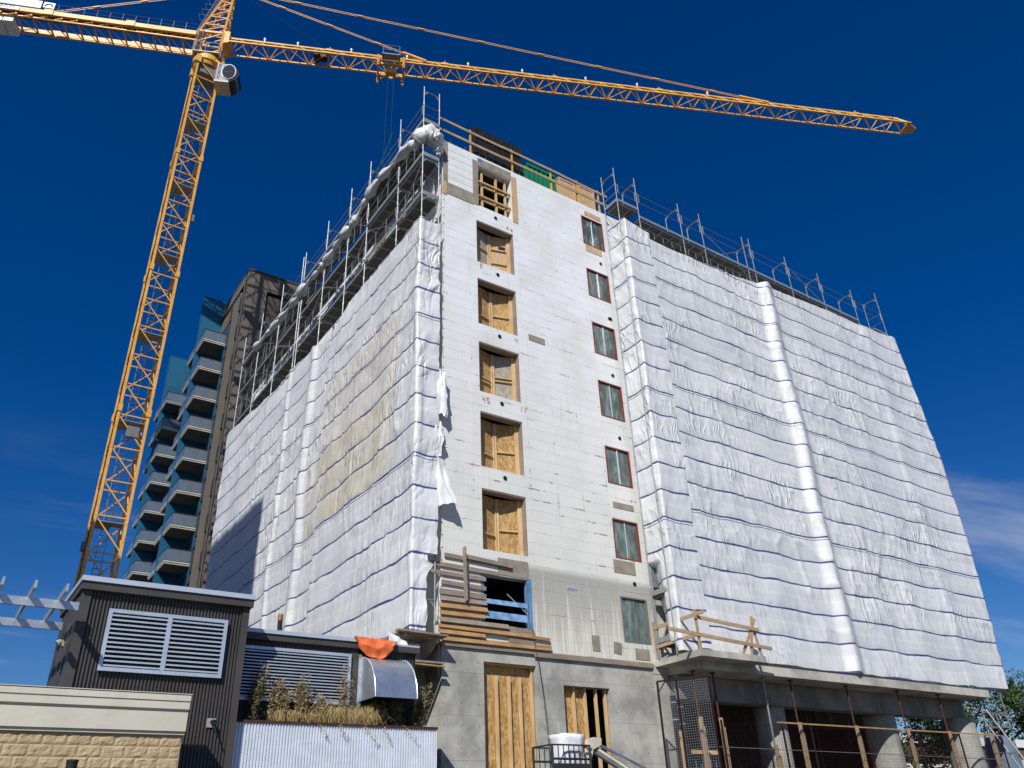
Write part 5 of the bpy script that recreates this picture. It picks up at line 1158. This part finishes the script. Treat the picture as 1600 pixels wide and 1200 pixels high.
# ================================================================== boom lift with basket
bl = thing('boom_lift', 'cream boom lift head with dark grey basket before the boarded door', 'lift', (3.6, -4.6, 0))
p = MB(); p.box(.55,1.75,-4.5,-3.7,2.55,2.62); p.box(.55,1.75,-4.5,-4.47,2.62,3.2); bk = p.build('basket', K['rail'], bl)
p = MB()
for y in (-4.5,-3.7):
    p.tube([(.55,y,3.62),(1.75,y,3.62)],.022,6); p.tube([(.55,y,3.3),(1.75,y,3.3)],.03,6)
    for k in range(8): x = .58+k*.165; p.tube([(x,y,2.6),(x,y,3.62)],.014,5)
for x in (.55,1.75): p.tube([(x,-4.5,3.62),(x,-3.7,3.62)],.022,6); p.tube([(x,-4.5,2.6),(x,-4.5,3.62)],.03,6); p.tube([(x,-3.7,2.6),(x,-3.7,3.62)],.03,6)
p.build('basket_rail', K['rail'], bk)
p = MB(); p.prism([(1.55,-4.35,3.0),(1.85,-4.35,3.78),(2.05,-4.35,3.84),(2.3,-4.35,3.82),(2.28,-4.35,3.66),(2.0,-4.35,3.55),(1.8,-4.35,2.9)],(0,0,0),(0,.12,0)); p.prism([(1.9,-4.1,3.0),(2.05,-4.1,3.74),(2.4,-4.1,3.70),(2.36,-4.1,3.55),(2.15,-4.1,3.5),(2.08,-4.1,3.0)],(0,0,0),(0,.12,0)); p.tube([(1.86,-4.4,3.62),(1.86,-3.95,3.62)],.06,10); p.beam((1.6,-4.2,3.0),(1.7,-4.2,2.6),.2); p.build('boom_head', K['cream'], bl)
p = MB(); p.beam((2.15,-4.2,3.56),(6.2,-4.9,1.35),.15,.17); p.build('boom', K['grey_box'], bl)
p = MB(); p.beam((2.2,-4.29,3.56),(6.2,-4.99,1.37),.02,.06); p.build('boom_strip', K['cream'], bl)
p = MB(); p.tube([(2.15,-4.22,3.73),(4.4,-5.0,2.6)],.04,8); p.build('hydraulic_ram', K['chrome'], bl)
p = MB(); p.box(5.2,7.4,-6.4,-4.9,.5,1.5); p.build('turret', K['cream'], bl)
for x in (5.5,7.1):
    for y in (-6.5,-4.8): p = MB(); p.tube([(x,y-.15,.42),(x,y+.15,.42)],.42,18); p.build('wheel', K['black'], bl)
m = MB()
for i in range(13):
    for j in range(16):
        t = 6.2832*j/16; f = i/12; r = (.30+.05*f+.04*noise.noise(Vector((math.cos(t)*2,math.sin(t)*2,f*4))))
        cc, ss_ = math.cos(t), math.sin(t); k4 = (abs(cc)**5+abs(ss_)**5)**-.2*(.93+.16*max(0, f-.6)); r *= k4
        m.v.append((1.36+r*cc*1.15,-4.05+r*ss_,2.63+1.28*f+.05*noise.noise(Vector((math.cos(t)*1.5,math.sin(t)*1.5,9.)))*f))
for i in range(12):
    for j in range(16): m.f.append((i*16+j,i*16+(j+1)%16,(i+1)*16+(j+1)%16,(i+1)*16+j)); m.m.append(0)
m.f.append(tuple(12*16+j for j in range(16))); m.m.append(0)
tag(m.build('bulk_bag', K['sack'], smooth=True), 'white bulk bag standing in the boom lift basket', 'bag')

# ================================================================== far right: trees, low house, tank
def tree(x, y, h, r, label, seed, n=9000, cz=.55):
    rnd = random.Random(seed); t = thing('broadleaf_tree', label, 'tree', (x, y, 0), 'trees beyond the building')
    tk = MB(); tk.tube([(x,y,0),(x+.1,y,h*.25),(x-.1,y+.1,h*.6)],[.28,.22,.12],8); cl = []
    for k in range(34):
        a = rnd.uniform(0,6.283); e = rnd.uniform(-.6,1.); rr = r*rnd.uniform(.35,1.); c = Vector((x+math.cos(a)*rr*math.sqrt(1-min(1,e*e*.8)), y+math.sin(a)*rr*math.sqrt(1-min(1,e*e*.8)), h*cz+e*h*.42)); cl.append((c, r*rnd.uniform(.16,.36)))
        if k % 3 == 0: tk.tube([(x,y,h*.3),tuple(Vector((x,y,h*.4)).lerp(c,.5)+Vector((0,0,.2))),tuple(c)],[.12,.07,.02],5)
    tk.build('trunk', K['bark'], t)
    lf = MB()
    for k in range(n):
        c, s = rnd.choice(cl); d = Vector((rnd.gauss(0,1),rnd.gauss(0,1),rnd.gauss(0,.8))).normalized()*s*rnd.random()**.4; q = rnd.uniform(.07,.16); p0 = c+d
        n1 = Vector((rnd.gauss(0,1),rnd.gauss(0,1),rnd.gauss(0,1))).normalized(); n2 = n1.orthogonal().normalized(); lf.q(p0-n1*q,p0+n2*q*.6,p0+n1*q,p0-n2*q*.6)
    lf.build('crown', K['leaf'], t, fix=False)
tree(43.5, 7.5, 10.2, 4.2, 'leafy green tree just right of the slab corner, behind the scaffold poles', 1, 14000)
tree(47, 1.5, 9.6, 4.0, 'leafy green tree at the far right edge of the picture', 2, 12000)
tree(52, 16.5, 9.8, 3.6, 'leafy tree seen through the ground floor between the round columns', 3, 12000, .62)
hs = thing('low_house', 'low brown building with white eaves seen through the ground floor', 'building', (66, 24, 0))
m = MB(); m.box(58,78,22,34,0,6.6); m.build('wall', K['house'], hs)
m = MB(); m.box(57.4,78.6,21.4,34.6,7.6,8.3); m.box(57.8,70,21.7,21.95,5.0,6.0); m.build('white_eaves', K['white'], hs)
m = MB(); m.box(57.6,78.4,21.6,34.4,6.6,7.6); m.build('roof', K['house'], hs)
m = MB(); m.box(60,63,21.9,22,1,4.6); m.build('window', K['pane_d'], hs)
m = MB(); m.box(36.5,38.5,6,8.5,0,4.0); m.box(36.2,36.5,6.2,8.3,1.5,4.3); tag(m.build('orange_container', K['orange_p']), 'orange steel container behind the round columns', 'container')
m = MB(); m.tube([(33.4,1.2,0),(33.4,1.2,4.6),(33.4,1.2,5.0),(33.4,1.2,5.25),(33.4,1.2,5.35)],[.75,.75,.66,.4,.05],26); tag(m.build('storage_tank', K['tank'], smooth=True), 'grey-blue round-topped tank behind the poles at the far right', 'tank')

# ================================================================== sky, sun, view
W = bpy.data.worlds.new('World'); S.world = W; W.use_nodes = True; nt_ = W.node_tree; bg = nt_.nodes['Background']
SD = Vector((1.05, 1.0, -1.17)).normalized()
sky = nt_.nodes.new('ShaderNodeTexSky'); sky.sky_type = 'NISHITA'; sky.sun_disc = False
sky.sun_elevation = math.asin(-SD.z); sky.sun_rotation = math.atan2(-SD.x, -SD.y); sky.altitude = 1500; sky.air_density = 1.2; sky.dust_density = 1.1; sky.ozone_density = 5.0
def wn(t, ins=None, **kw):
    x = nt_.nodes.new('ShaderNode'+t)
    for k, v in kw.items(): setattr(x, k, v)
    for k, v in (ins or {}).items():
        if isinstance(v, bpy.types.NodeSocket): nt_.links.new(v, x.inputs[k])
        else: x.inputs[k].default_value = v
    return x
hs_ = wn('HueSaturation', {'Hue': .515, 'Saturation': 1.36, 'Value': SKYV, 'Color': sky.outputs[0]})
# thin high clouds low over the horizon
tc = wn('TexCoord'); sp3 = wn('SeparateXYZ', {0: tc.outputs['Generated']}); zz = wn('Math', {0: sp3.outputs[2], 1: .08}, operation='ADD')
cx = wn('Math', {0: sp3.outputs[0], 1: zz.outputs[0]}, operation='DIVIDE'); cy = wn('Math', {0: sp3.outputs[1], 1: zz.outputs[0]}, operation='DIVIDE')
cv = wn('CombineXYZ', {0: cx.outputs[0], 1: cy.outputs[0], 2: 0.}); 
rotn = wn('Mapping', {'Vector': cv.outputs[0], 'Location': (CLX, CLY, 0), 'Rotation': (0,0,R(35)), 'Scale': (.55,1.9,1)})
nz = wn('TexNoise', {'Vector': rotn.outputs[0], 'Scale': 1.0, 'Detail': 7., 'Roughness': .58, 'Distortion': .35})
mr = wn('MapRange', {0: nz.outputs['Fac'], 1: .48, 2: .80, 3: 0., 4: 1.}, interpolation_type='SMOOTHSTEP')
el = wn('MapRange', {0: sp3.outputs[2], 1: .46, 2: .24, 3: 0., 4: .75}, interpolation_type='SMOOTHSTEP')
cf = wn('Math', {0: mr.outputs[0], 1: el.outputs[0]}, operation='MULTIPLY')
mixc = wn('Mix', None, data_type='RGBA'); nt_.links.new(cf.outputs[0], mixc.inputs[0]); nt_.links.new(hs_.outputs[0], mixc.inputs[6]); mixc.inputs[7].default_value = (4.6, 5.4, 6.6, 1)
nt_.links.new(mixc.outputs[2], bg.inputs[0]); bg.inputs[1].default_value = SKYS
sl = bpy.data.lights.new('sun', 'SUN'); sl.energy = SUN; sl.angle = R(.53); sl.color = (1., .97, .915)
so = bpy.data.objects.new('sun', sl); COL.objects.link(so); so.rotation_euler = SD.to_track_quat('-Z', 'Y').to_euler(); so.location = (-40, -40, 60)
S.view_settings.view_transform = 'Standard'; S.view_settings.look = 'None'; S.view_settings.exposure = EXPO; S.view_settings.gamma = 1
S.cycles.max_bounces = 8; S.cycles.transparent_max_bounces = 12
